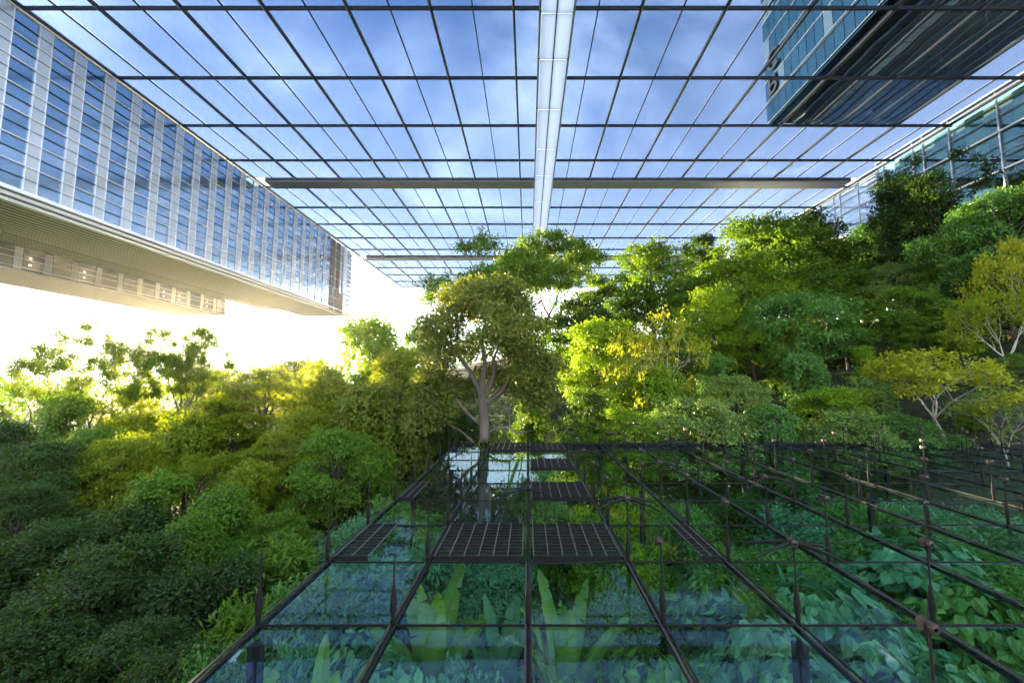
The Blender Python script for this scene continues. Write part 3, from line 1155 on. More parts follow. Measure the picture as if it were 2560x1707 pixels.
def make_umbrella(name, seed, h=18, trunk_len=7.5, r0=.30, leaves=9000, depth=3, spread=.62, leafmat=None, lean=(0.0, 0), puff=1.35, L=.36, W=.12, bark='bark_brown', flatness=.28, trunks=1):
    rr = random.Random(seed)
    rg = np.random.default_rng(seed)
    paths, tips = [], []
    for t in range(trunks):
        p = Vector((0, 0, -1.0))
        d = Vector((lean[0] + rr.gauss(0, .05) + (t - (trunks - 1) / 2) * .35, lean[1] + rr.gauss(0, .05), 1)).normalized()
        pts = [p]
        rad = [r0 * 1.15]
        for k in range(4):
            d = (d + Vector((rr.gauss(0, .06), rr.gauss(0, .06), 0))).normalized()
            p = p + d * (trunk_len + 1) / 4
            pts.append(p)
            rad.append(r0 * (1 - .10 * (k + 1)))
        paths.append(([tuple(a) for a in pts], rad))
        m = 3 if trunks > 1 else 4
        for k in range(m):
            th = 2 * PI * k / m + rr.uniform(-.3, .3)
            nd = Vector((math.cos(th) * spread * 1.1, math.sin(th) * spread * 1.1, 1)) + d * .3
            branch_rec(rr, paths, tips, pts[-1] if k < m - 1 else pts[-2], nd, (h - trunk_len) * .40, r0 * .48, depth - 1, spread, .2)
    zs = max(t[0].z for t in tips)
    puffs = []
    for q, d in tips:
        s = puff * rr.uniform(.7, 1.25)
        puffs.append((q.x, q.y, q.z + .05, s, s, s * flatness))
        if rr.random() < .6:
            puffs.append((q.x + rr.uniform(-1, 1) * s * 1.1, q.y + rr.uniform(-1, 1) * s * 1.1, q.z + rr.uniform(-.5, .4), s * .7, s * .7, s * .7 * flatness))
    crown = puff_leaves(rg, puffs, leaves, L, W, per=9, droop=.15, lower=.5, spread=.45, up=1.3, shell=(.2, 1.1))
    w = 2 * max(math.hypot(t[0].x, t[0].y) for t in tips)
    kind(name, zs + .4, w + 1.5, crown, tube_vq(paths, 6), bark)


def make_hero():
    """the tall central tree with its bare forked trunk showing under an olive crown"""
    rr = random.Random(21)
    rg = np.random.default_rng(21)
    paths = []
    paths.append(([(0, 0, -1), (.05, 0, 1.5), (.0, 0, 4.0), (.02, 0, 7.2), (-.10, .05, 9.4), (-.2, .1, 10.6)], [.62, .52, .44, .41, .36, .33]))
    forks = [
        ([(-.2, .1, 10.5), (-.75, .1, 11.6), (-1.2, .3, 12.6), (-2.4, .4, 14.2), (-3.2, .2, 15.6)], [.26, .22, .19, .12, .05]),
        ([(-.2, .1, 10.5), (-.2, .0, 11.8), (.0, -.1, 13.3), (-.3, .2, 15.2), (.1, .2, 17.4)], [.26, .24, .2, .13, .05]),
        ([(-.15, .1, 10.6), (.45, .2, 11.4), (.7, .3, 12.5), (.6, .3, 13.5), (1.2, .5, 15.4)], [.22, .2, .18, .14, .05]),
        ([(-.1, .05, 9.9), (.6, .1, 10.3), (1.4, -.1, 10.9), (2.0, -.1, 12.1), (3.4, .2, 13.8)], [.2, .19, .17, .13, .05]),
        ([(.02, 0, 7.2), (.8, -.3, 7.8), (1.9, -.5, 8.0), (2.6, -.4, 7.5), (3.4, -.5, 7.6), (4.0, -.6, 7.9)], [.13, .11, .10, .08, .05, .02]),
        ([(2.0, -.5, 8.0), (2.0, -.6, 8.7), (1.9, -.6, 9.6), (2.3, -.5, 10.0)], [.06, .055, .04, .02]),
        ([(3.0, -.45, 7.4), (2.9, -.5, 8.4), (2.7, -.5, 9.2), (3.2, -.5, 9.8)], [.06, .05, .04, .02]),
        ([(-.05, .1, 7.9), (-1.4, .5, 9.0), (-2.3, .7, 10.1), (-2.9, .8, 11.6), (-4.0, .6, 12.9)], [.16, .14, .11, .08, .03]),
        ([(-.1, .3, 5.6), (-1.0, .6, 6.6), (-2.0, .8, 7.5), (-3.2, .6, 8.2)], [.1, .09, .07, .03]),
    ]
    paths += forks
    puffs = []
    for k in range(34):
        t = (k + .5) / 34
        th = k * 2.39996 + rr.uniform(-.3, .3)
        z = 10.6 + 9.2 * t
        r = 5.6 * math.sin(PI * (.30 + .62 * t)) ** .8 * rr.uniform(.55, .95)
        x, y = r * math.cos(th), r * math.sin(th)
        if y < -1.0 and abs(x) < 2.0 and z < 13.8:
            continue
        s = rr.uniform(1.0, 1.65)
        puffs.append((x, y, z, s, s, s * .72))
    for (x, z, s) in ((-4.6, 9.6, 1.5), (-5.2, 8.0, 1.2), (-3.4, 9.2, 1.1), (-4.2, 11.2, 1.5), (4.2, 11.5, 1.4), (5.0, 12.8, 1.3), (0.4, 19.2, 1.5), (-1.4, 18.6, 1.4), (4.3, 10.0, 1.0)):
        puffs.append((x, rr.uniform(-.8, .8), z, s, s, s * .75))
    puffs = [(a, b, c, d * 1.14, e * 1.14, f * 1.14) for (a, b, c, d, e, f) in puffs]
    crown = puff_leaves(rg, puffs, 46000, .30, .17, per=7, droop=.2, lower=.5)
    low = puff_leaves(rg, [(-.4, -.6, 5.6, 1.2, .8, .9), (.6, -.4, 6.2, 1.0, .7, .7), (-.9, -.3, 4.4, .9, .7, .7)], 1600, .28, .16, per=7)
    kind('hero', 20.6, 12.5, merge([crown, low]), tube_vq(paths, 9), 'bark_brown')


def make_yellow(name, seed, h=11, leaves=4200, bark='bark_pale', depth=4, trunk_len=2.6):
    make_umbrella(name, seed, h=h, trunk_len=trunk_len, r0=.20, leaves=leaves, depth=depth, spread=.72, puff=1.0, L=.36, W=.20, bark=bark, flatness=.75)


def heart_leaf(rg, pos, axis, nrm, L, W):
    """broad drooping leaf of two quads per side, bent over the midrib and at the tip"""
    axis = unitv(axis)
    side = unitv(np.cross(axis, nrm))
    n2 = unitv(np.cross(side, axis))
    L = L[:, None]; W = W[:, None]
    a = pos
    m1 = pos + axis * L * .35 + n2 * L * .04
    m2 = pos + axis * L * .72 - n2 * L * .02
    tip = pos + axis * L - n2 * L * .14
    e1l = pos + axis * L * .22 + side * W * .5 - n2 * W * .10
    e1r = pos + axis * L * .22 - side * W * .5 - n2 * W * .10
    e2l = pos + axis * L * .62 + side * W * .36 - n2 * W * .14
    e2r = pos + axis * L * .62 - side * W * .36 - n2 * W * .14
    n = len(pos)
    V = np.stack([a, m1, m2, tip, e1l, e1r, e2l, e2r], 1).reshape(-1, 3)
    b = np.arange(n)[:, None] * 8
    Q = np.concatenate([b + np.array([[0, 4, 6, 1]]), b + np.array([[1, 6, 3, 2]]), b + np.array([[0, 1, 7, 5]]), b + np.array([[1, 2, 3, 7]])], 0)
    return V, Q


def make_bigleaf(name, seed, h=4.5, w=4.5, nl=620, L=.52, W=.42):
    rr = random.Random(seed)
    rg = np.random.default_rng(seed)
    puffs, paths = [], []
    for k in range(11):
        th = k * 2.4
        t = (k + .5) / 11
        r = w * .42 * math.sin(PI * (.25 + .6 * t)) * rr.uniform(.4, 1)
        z = h * (.25 + .65 * t)
        puffs.append((r * math.cos(th), r * math.sin(th), z, w * .2, w * .2, w * .15))
        paths.append((crook(rr, (0, 0, z * .3), (r * math.cos(th), r * math.sin(th), z)), [.05, .045, .04, .03, .015]))
    P = np.array(puffs)
    idx = rg.choice(len(P), nl)
    u = unitv(rg.normal(size=(nl, 3)))
    u[:, 2] = np.where(rg.random(nl) < .8, np.abs(u[:, 2]), u[:, 2])
    pos = P[idx, :3] + u * P[idx, 3:] * rg.uniform(.6, 1.15, nl)[:, None]
    rad = pos.copy(); rad[:, 2] = 0
    rad = unitv(rad + 1e-3)
    axis = rad * .8 + rg.normal(size=(nl, 3)) * .35 + np.array([0, 0, -.55])
    nrm = rad * .7 + np.array([0, 0, .9]) + rg.normal(size=(nl, 3)) * .25
    V, Q = heart_leaf(rg, pos, axis, nrm, L * rg.uniform(.6, 1.25, nl), W * rg.uniform(.7, 1.2, nl))
    v = np.tile(rg.random(nl) * .9, 4)
    paths.append(([(0, 0, -.5), (0, 0, h * .3), (.05, 0, h * .7)], [.07, .06, .03]))
    kind(name, h, w, (V, Q, v), tube_vq(paths, 5), 'bark_dark')


def make_banana(name, seed, h=4.2):
    rr = random.Random(seed)
    V, Q, v = [], [], []
    n_leaf = 13
    for k in range(n_leaf):
        th = k * 2.4 + rr.uniform(-.3, .3)
        tilt = .08 + .80 * k / n_leaf + rr.uniform(-.06, .06)
        L = h * rr.uniform(.60, .80)
        W = L * rr.uniform(.20, .25)
        p = Vector((0, 0, h * .30))
        ang = tilt
        seg = 14
        dirh = Vector((math.cos(th), math.sin(th), 0))
        sidev = Vector((-math.sin(th), math.cos(th), 0))
        rows = []
        for s in range(seg + 1):
            t = s / seg
            d = dirh * math.sin(ang) + Vector((0, 0, math.cos(ang)))
            up = -dirh * math.cos(ang) + Vector((0, 0, math.sin(ang)))
            wd = W * .5 * (math.sin(PI * min(1, .06 + t * .93)) ** .55 if t > .14 else .06)
            rows.append((p.copy(), wd, up.copy()))
            p = p + d * L / seg
            ang += .045 + .05 * k / n_leaf
        for s in range(seg):
            for sg in (-1, 1):
                if rr.random() < .10 and s > 3:
                    gap = .55
                else:
                    gap = .97
                (p0, w0, u0), (p1, w1, u1) = rows[s], rows[s + 1]
                p1b = p0.lerp(p1, gap)
                rise = .16
                b = len(V)
                dz = rr.uniform(-.04, .04)
                V += [tuple(p0), tuple(p1), tuple(p1b + sidev * sg * w1 + u1 * (w1 * rise + dz)), tuple(p0 + sidev * sg * w0 + u0 * (w0 * rise + dz))]
                Q.append((b, b + 1, b + 2, b + 3) if sg > 0 else (b, b + 3, b + 2, b + 1))
                v.append(.35 + .5 * rr.random() * .6 + (.15 if sg > 0 else 0))
    tr = ([(0, 0, -.5), (0, 0, h * .2), (0.02, 0, h * .42)], [.15, .12, .07])
    kind(name, h, h * 1.1, (np.array(V), np.array(Q), np.array(v)), tube_vq([tr], 8), 'banana_stem')


def make_bamboo(name, seed, h=6, w=4.5):
    rr = random.Random(seed)
    rg = np.random.default_rng(seed)
    paths = []
    pos, ax, nr = [], [], []
    for k in range(22):
        th = rr.uniform(0, 2 * PI)
        out = rr.uniform(.2, .5) * w
        pts = []
        for s in range(7):
            t = s / 6
            pts.append((math.cos(th) * out * t ** 1.8, math.sin(th) * out * t ** 1.8, h * rr.uniform(.9, 1.0) * math.sin(t * 1.9) / math.sin(1.57)))
        paths.append((pts, [.03, .028, .025, .02, .016, .012, .006]))
        for q in range(190):
            t = rr.uniform(.25, 1)
            i = min(5, int(t * 6)); f = t * 6 - i
            p = Vector(pts[i]).lerp(Vector(pts[i + 1]), f)
            pos.append(tuple(p + Vector((rr.gauss(0, .2), rr.gauss(0, .2), rr.gauss(0, .15)))))
            a = rr.uniform(0, 6.28)
            ax.append((math.cos(a) * .7, math.sin(a) * .7, -.65))
            nr.append((math.cos(a) * .5, math.sin(a) * .5, .9))
    n = len(pos)
    V, Q = leaf_quads(np.array(pos), np.array(ax), np.array(nr), .42 * rg.uniform(.7, 1.3, n), .075 * rg.uniform(.7, 1.2, n))
    kind(name, h, w, (V, Q, rg.random(n) * .9), tube_vq(paths, 4), 'bark_pale')


make_round('round_a', 1)
make_round('round_b', 2, h=14, w=9, npuff=32, L=.27, W=.16, nl=24000)
make_round('round_c', 3, h=11, w=11, npuff=36, L=.33, W=.17, lump=.95)
make_round('tall_a', 4, h=17, w=9, npuff=40, nl=26000)
make_draped('draped_a', 5)
make_draped('draped_b', 6, h=11, w=8)
make_feathery('feathery_a', 7)
make_feathery('feathery_b', 8, h=10, w=12, layers=30)
make_umbrella('umbrella_a', 9, h=19, trunk_len=8.5, depth=4, leaves=30000, trunks=2, puff=1.05, W=.15, flatness=.40)
make_umbrella('umbrella_b', 12, h=18, trunk_len=8, depth=4, leaves=26000, lean=(.12, 0), spread=.7, puff=1.15, W=.15, flatness=.40)
make_umbrella('umbrella_c', 14, h=13, trunk_len=6, depth=3, leaves=9000, spread=.85, puff=1.5)
make_umbrella('emergent', 19, h=23, trunk_len=13, depth=4, leaves=34000, spread=.85, puff=1.7, L=.40, W=.22, flatness=.45, bark='bark_dark', trunks=2)
make_umbrella('dark_open', 18, h=18, trunk_len=8, depth=4, leaves=15000, spread=.66, puff=1.3, L=.36, W=.22, flatness=.55, bark='bark_dark')
make_hero()
make_yellow('yellow_a', 31)
make_yellow('yellow_b', 33, h=10, leaves=6500)
make_bigleaf('bigleaf_a', 41)
make_bigleaf('bigleaf_b', 43, h=5, w=5, nl=760, L=.58, W=.46)
make_banana('banana_a', 51)
make_banana('banana_b', 53, h=3.8)
make_bamboo('bamboo_a', 61)
make_feathery('fern_bush', 71, h=4, w=4.5, nl=5200, layers=18)
make_round('bush_a', 81, h=5.5, w=5.5, nl=11000, low=.05, L=.22, W=.13, npuff=20)
make_round('bush_b', 83, h=4.5, w=6, nl=11000, low=.05, L=.25, W=.13, npuff=22)


def plant(kname, x, y, z, height, width, mat, label, cat='tree', group=None, name=None, rot=None, bark=None):
    K = KINDS[kname]
    root = thing(name or ('tree' if cat == 'tree' else cat.replace(' ', '_')), label, cat, (x, y, z), group)
    sz = height / K['h']
    sx = width / K['w']
    sx = min(max(sx, sz * .55), sz * (1.25 if kname[:5] in ('round', 'drape', 'tall_') else 1.7))
    root.scale = (sx, sx, sz)
    root.rotation_euler = (0, 0, RNG.uniform(0, 6.28) if rot is None else rot)
    c = link('crown' if cat == 'tree' else 'foliage', K['crown'], root)
    c.material_slots[0].link = 'OBJECT'
    c.material_slots[0].material = MATS['leaf_' + mat]
    t = link('trunk' if cat == 'tree' else 'stem', K['trunk'], root)
    if bark:
        t.material_slots[0].link = 'OBJECT'
        t.material_slots[0].material = MATS[bark]
    return root


# (pixel of crown top, depth in metres, width in pixels, kind, leaf colour, label)
TREES = [
    # ---- left side
    (250, 778, 41, 290, 'umbrella_a', 'umbrella', 'tall airy flat-topped tree with several trunks against the white sky at far left', 'umbrella_tree'),
    (462, 800, 44, 260, 'umbrella_b', 'umbrella', 'leaning airy flat-topped tree right beside the taller one, near the sun glow', 'umbrella_tree'),
    (72, 922, 46, 230, 'umbrella_c', 'mid', 'low flat-layered tree cut by the left picture edge below the airy trees', 'umbrella_tree'),
    (300, 958, 48, 190, 'umbrella_c', 'gold', 'small flat-crowned tree under the two tall airy trees', 'umbrella_tree'),
    (165, 962, 38, 170, 'draped_a', 'mid', 'vine-covered bushy tree under the left end of the airy trees', None),
    (20, 1030, 33, 170, 'draped_b', 'deep', 'dark leafy tree on the left picture edge', None),
    (375, 1010, 43, 260, 'feathery_b', 'gold', 'soft layered yellow-green tree just below the sun glow', None),
    (590, 940, 39, 190, 'tall_a', 'gold', 'narrow golden column of leaves right of the sun glow', None),
    (668, 905, 44, 200, 'round_b', 'gold', 'yellow-green leafy tree on the skyline left of the bright vine tree', None),
    (545, 915, 74, 170, 'round_c', 'umbrella', 'hazy distant tree on the skyline above the sun glow', None),
    (740, 890, 78, 180, 'round_a', 'umbrella', 'hazy distant tree on the skyline under the end of the office wing', None),
    (940, 772, 48, 260, 'draped_a', 'bright', 'bright green vine-smothered tree peaking below the office wing corner', None),
    (812, 880, 43, 210, 'draped_b', 'gold', 'golden vine-covered tree on the left shoulder of the bright vine tree', None),
    (935, 930, 38, 270, 'draped_b', 'orange', 'vine-covered tree speckled with orange blossom left of the central tree', None),
    (1055, 795, 54, 130, 'round_b', 'mid', 'slim green tree between the bright vine tree and the central tree', None),
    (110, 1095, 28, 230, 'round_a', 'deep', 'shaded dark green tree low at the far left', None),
    (300, 1075, 30, 240, 'feathery_a', 'gold', 'feathery tree with thin pale trunk below the sun glow', None),
    (470, 1130, 29, 240, 'dark_open', 'gold', 'golden-green open-crowned tree in the middle of the left slope', None),
    (690, 1070, 32, 230, 'tall_a', 'gold', 'lumpy golden tree left of the orange-speckled tree', None),
    (850, 1060, 31, 210, 'round_a', 'mid', 'green leafy tree above the left edge of the glass deck', None),
    (560, 1200, 23, 230, 'draped_b', 'mid', 'leafy vine bush standing forward on the left slope', None),
    (700, 1270, 23, 190, 'round_b', 'mid', 'small leafy tree beside the deck\'s left corner', None),
    (1020, 1080, 38, 200, 'round_b', 'olive', 'olive shaded tree left of the central tree\'s trunk', None),
    (1130, 1010, 44, 260, 'round_c', 'deep', 'dark tree filling the space behind the central trunk', None),
    (1330, 985, 46, 240, 'draped_a', 'mid', 'dim green tree right behind the central trunk', None),
    # ---- centre
    (1250, 688, 34, 390, 'hero', 'olive', 'tall central tree with bare forked brown trunk and olive crown', None),
    (1330, 560, 64, 540, 'emergent', 'mid', 'thin-leaved tall tree rising above the central tree into the canopy grid', None),
    (1450, 735, 66, 250, 'round_c', 'deep', 'dark green tree behind the central tree\'s right shoulder', None),
    (1560, 700, 72, 190, 'dark_open', 'cool', 'small open tree showing sky beneath the canopy\'s far edge', None),
    # ---- right hillside, from the ridge down; bright lower patch put into leaf colours
    (1752, 578, 88, 130, 'tall_a', 'deep', 'small dark spire-shaped tree on the ridge', None),
    (1625, 608, 74, 260, 'round_a', 'mid', 'rounded green tree on the ridge left of the dark spire tree', None),
    (1915, 538, 74, 320, 'round_c', 'mid', 'big rounded tree crowning the middle of the ridge', None),
    (2015, 535, 86, 220, 'round_a', 'deep', 'dark round tree just behind the big ridge tree', None),
    (2105, 590, 80, 140, 'round_b', 'deep', 'small dark tree in the ridge notch below the pale glass building', None),
    (2190, 545, 74, 230, 'round_b', 'cool', 'light green tree in front of the pale glass building', None),
    (2410, 352, 54, 420, 'dark_open', 'deep', 'tall dark open-branched tree in front of the green glass building', None),
    (2330, 480, 60, 230, 'round_c', 'deep', 'dark dense tree under the left part of the tall dark open tree', None),
    (2490, 468, 46, 280, 'round_a', 'cool', 'rounded fresh green tree at the right picture edge below the tall dark tree', None),
    (1855, 640, 63, 260, 'round_a', 'bright', 'sunlit yellow-green tree under the big ridge tree', None),
    (1720, 690, 66, 240, 'round_b', 'mid', 'leafy green tree below the dark spire tree', None),
    (2060, 655, 63, 240, 'round_c', 'mid', 'mid green tree below the dark round ridge tree', None),
    (2235, 650, 57, 260, 'round_b', 'silver', 'large-leaved silvery green tree right of the slope\'s middle', None),
    (2525, 572, 40, 230, 'yellow_b', 'yellow', 'yellowish olive tree leaning in at the right edge', None),
    (1778, 708, 56, 230, 'feathery_a', 'bright', 'bright lime feathery tree in the centre of the slope', None),
    (1975, 722, 51, 320, 'feathery_b', 'cool', 'broad feathery blue-green tree in the middle of the hillside', None),
    (2270, 712, 47, 330, 'round_a', 'mid', 'wide leafy green tree right of the broad feathery one', None),
    (1490, 792, 50, 220, 'round_a', 'bright', 'bright round tree at the right shoulder of the central tree', None),
    (1635, 765, 45, 330, 'yellow_a', 'yellow', 'thin tree with bare pale twigs and yellow leaves right of centre', None),
    (1470, 960, 41, 190, 'feathery_a', 'deep', 'low shaded feathery tree right of the central trunk', None),
    (1640, 900, 43, 260, 'draped_b', 'bright', 'leafy green tree under the pale-twigged yellow tree', None),
    (1790, 880, 46, 230, 'draped_a', 'cool', 'cool green vine-hung tree left of the pale vine-hung tree', None),
    (2010, 870, 41, 290, 'draped_a', 'cool', 'pale vine-hung tree leaning over the middle of the deck\'s far edge', None),
    (2175, 930, 39, 220, 'draped_b', 'silver', 'silvery leafy tree between the pale vine-hung tree and the yellow tree', None),
    (2495, 705, 38, 260, 'yellow_b', 'gold', 'brown-gold twiggy tree high on the right edge', None),
    (2345, 862, 36, 380, 'yellow_b', 'yellow', 'brilliant yellow-leaved tree with pale branches low on the right', None),
    (2500, 950, 33, 260, 'yellow_a', 'silver', 'pale-branched light green tree below the brilliant yellow tree, right edge', None),
    (1740, 985, 37.5, 330, 'round_c', 'silver', 'sunlit silvery bush-like tree above the deck\'s far edge', None),
    (1930, 1000, 36.5, 240, 'draped_b', 'cool', 'sunlit vine tree right at the middle of the deck\'s far edge', None),
    (1560, 1010, 37, 220, 'round_b', 'bright', 'sunlit small tree where the deck\'s far edge meets the slope', None),
    (1840, 930, 41, 230, 'round_b', 'silver', 'pale sunlit tree left of the pale vine-hung tree', None),
    (2080, 960, 38, 220, 'round_a', 'bright', 'bright green tree right of the pale vine-hung tree', None),
    (2240, 900, 42, 230, 'round_b', 'cool', 'cool green tree behind the left side of the brilliant yellow tree', None),
    (1960, 790, 47, 230, 'draped_a', 'mid', 'green vine tree under the broad feathery tree', None),
    (2400, 800, 43, 240, 'round_a', 'mid', 'green tree behind the right side of the brilliant yellow tree', None),
    (2450, 930, 38, 240, 'draped_a', 'bright', 'bright vine tree behind the pale-branched light green tree', None),
    (2540, 880, 37, 200, 'round_b', 'mid', 'green tree on the right edge under the brown-gold twiggy one', None),
    (2010, 665, 74, 230, 'draped_a', 'mid', 'vine tree in the ridge gap under the dark round ridge tree', None),
    (2150, 650, 72, 230, 'draped_a', 'mid', 'vine tree in the ridge gap below the light green tree', None),
    (2300, 620, 70, 220, 'draped_a', 'deep', 'dark vine tree in the ridge gap under the dark dense tree', None),
    (1830, 730, 68, 220, 'draped_b', 'mid', 'vine tree behind the lime feathery tree', None),
    (1560, 770, 70, 220, 'draped_a', 'mid', 'green vine tree filling the dip right of the thin-leaved tall tree', None),
    (2530, 1000, 35, 220, 'draped_b', 'bright', 'leafy vine tree on the right edge at the deck\'s far corner', None),
    (2350, 960, 39, 220, 'draped_a', 'mid', 'green vine tree seen under the brilliant yellow tree\'s crown', None),
    (1700, 805, 54, 200, 'round_b', 'mid', 'green tree behind the pale-twigged yellow tree', None),
    (1880, 800, 52, 220, 'round_a', 'bright', 'sunny green tree tucked below the lime feathery tree', None),
    (2110, 800, 49, 210, 'round_b', 'mid', 'leafy tree between the broad feathery tree and the wide leafy one', None),
    (2400, 590, 52, 220, 'round_a', 'mid', 'green tree under the right part of the tall dark open tree', None),
    (2420, 690, 47, 230, 'round_c', 'deep', 'dark green tree behind the brown-gold twiggy tree', None),
    (2160, 860, 44, 220, 'draped_a', 'bright', 'vine-hung tree above the silvery leafy tree', None),
    (2290, 790, 45, 190, 'round_b', 'mid', 'green tree above the brilliant yellow tree', None),
    (2430, 1010, 35, 230, 'round_b', 'bright', 'fresh green tree under the brilliant yellow tree\'s right side', None),
    (2260, 1030, 35, 190, 'round_a', 'cool', 'small cool green tree under the brilliant yellow tree\'s left side', None),
    (1440, 1050, 38, 180, 'draped_b', 'mid', 'small vine tree at the deck\'s far edge right of the central trunk', None),
    (2340, 560, 64, 220, 'round_a', 'mid', 'green tree between the pale building and the tall dark open tree', None),
    (1500, 680, 80, 210, 'tall_a', 'mid', 'tall green tree on the ridge just right of the thin-leaved tall tree', None),
    (1000, 860, 44, 170, 'round_b', 'gold', 'golden-green tree against the central tree\'s left flank', None),
    (480, 1010, 36, 190, 'draped_b', 'gold', 'sunny golden vine tree in front of the leaning airy tree', None),
    (230, 1060, 32, 210, 'round_b', 'mid', 'green tree in front of the vine-covered bushy one at left', None),
    (770, 1010, 37, 210, 'draped_a', 'gold', 'tall golden vine tree between the golden column and the orange-speckled tree', None),
    (60, 1200, 23, 260, 'round_b', 'deep', 'dark fine-leaved tree at the left edge above the lower mound', None),
    (390, 1165, 24, 250, 'draped_a', 'mid', 'fine-leaved vine tree above the lower left mound', None),
    (620, 1140, 26, 220, 'draped_a', 'gold', 'vine tree with golden top in front of the lumpy golden tree', None),
    (500, 1270, 20, 260, 'draped_a', 'mid', 'large vine-hung mass standing out of the left slope', None),
    (150, 1300, 19, 260, 'round_b', 'deep', 'dark fine-leaved tree rising behind the lower left mound', None),
    (960, 1150, 33, 180, 'draped_a', 'mid', 'vine tree just left of the central trunk at the deck\'s far corner', None),
    (2120, 1015, 35.5, 230, 'round_c', 'silver', 'pale sunlit bush-like tree left of the brilliant yellow tree\'s foot', None),
]

for (px, py, Y, wpx, kd, mat, label, nm) in TREES:
    p = at_y(px, py, Y)
    gz = ground_z(p.x, Y)
    H = p.z - gz
    W = wpx / F_PX * Y
    kn = {'umbrella': 'umbrella_tree'}.get(mat)
    nm = nm or {'draped_a': 'vine_covered_tree', 'draped_b': 'vine_covered_tree', 'feathery_a': 'feathery_tree', 'feathery_b': 'feathery_tree',
                'yellow_a': 'sparse_tree', 'yellow_b': 'sparse_tree', 'hero': 'forked_tree', 'emergent': 'emergent_tree', 'dark_open': 'open_crowned_tree'}.get(kd, 'broadleaf_tree')
    if kd == 'hero':
        p = at_y(1212, 1000, Y)
    plant(kd, p.x, Y, gz, H, W, mat, label, 'tree', name=nm, rot=0.0 if kd == 'hero' else None)

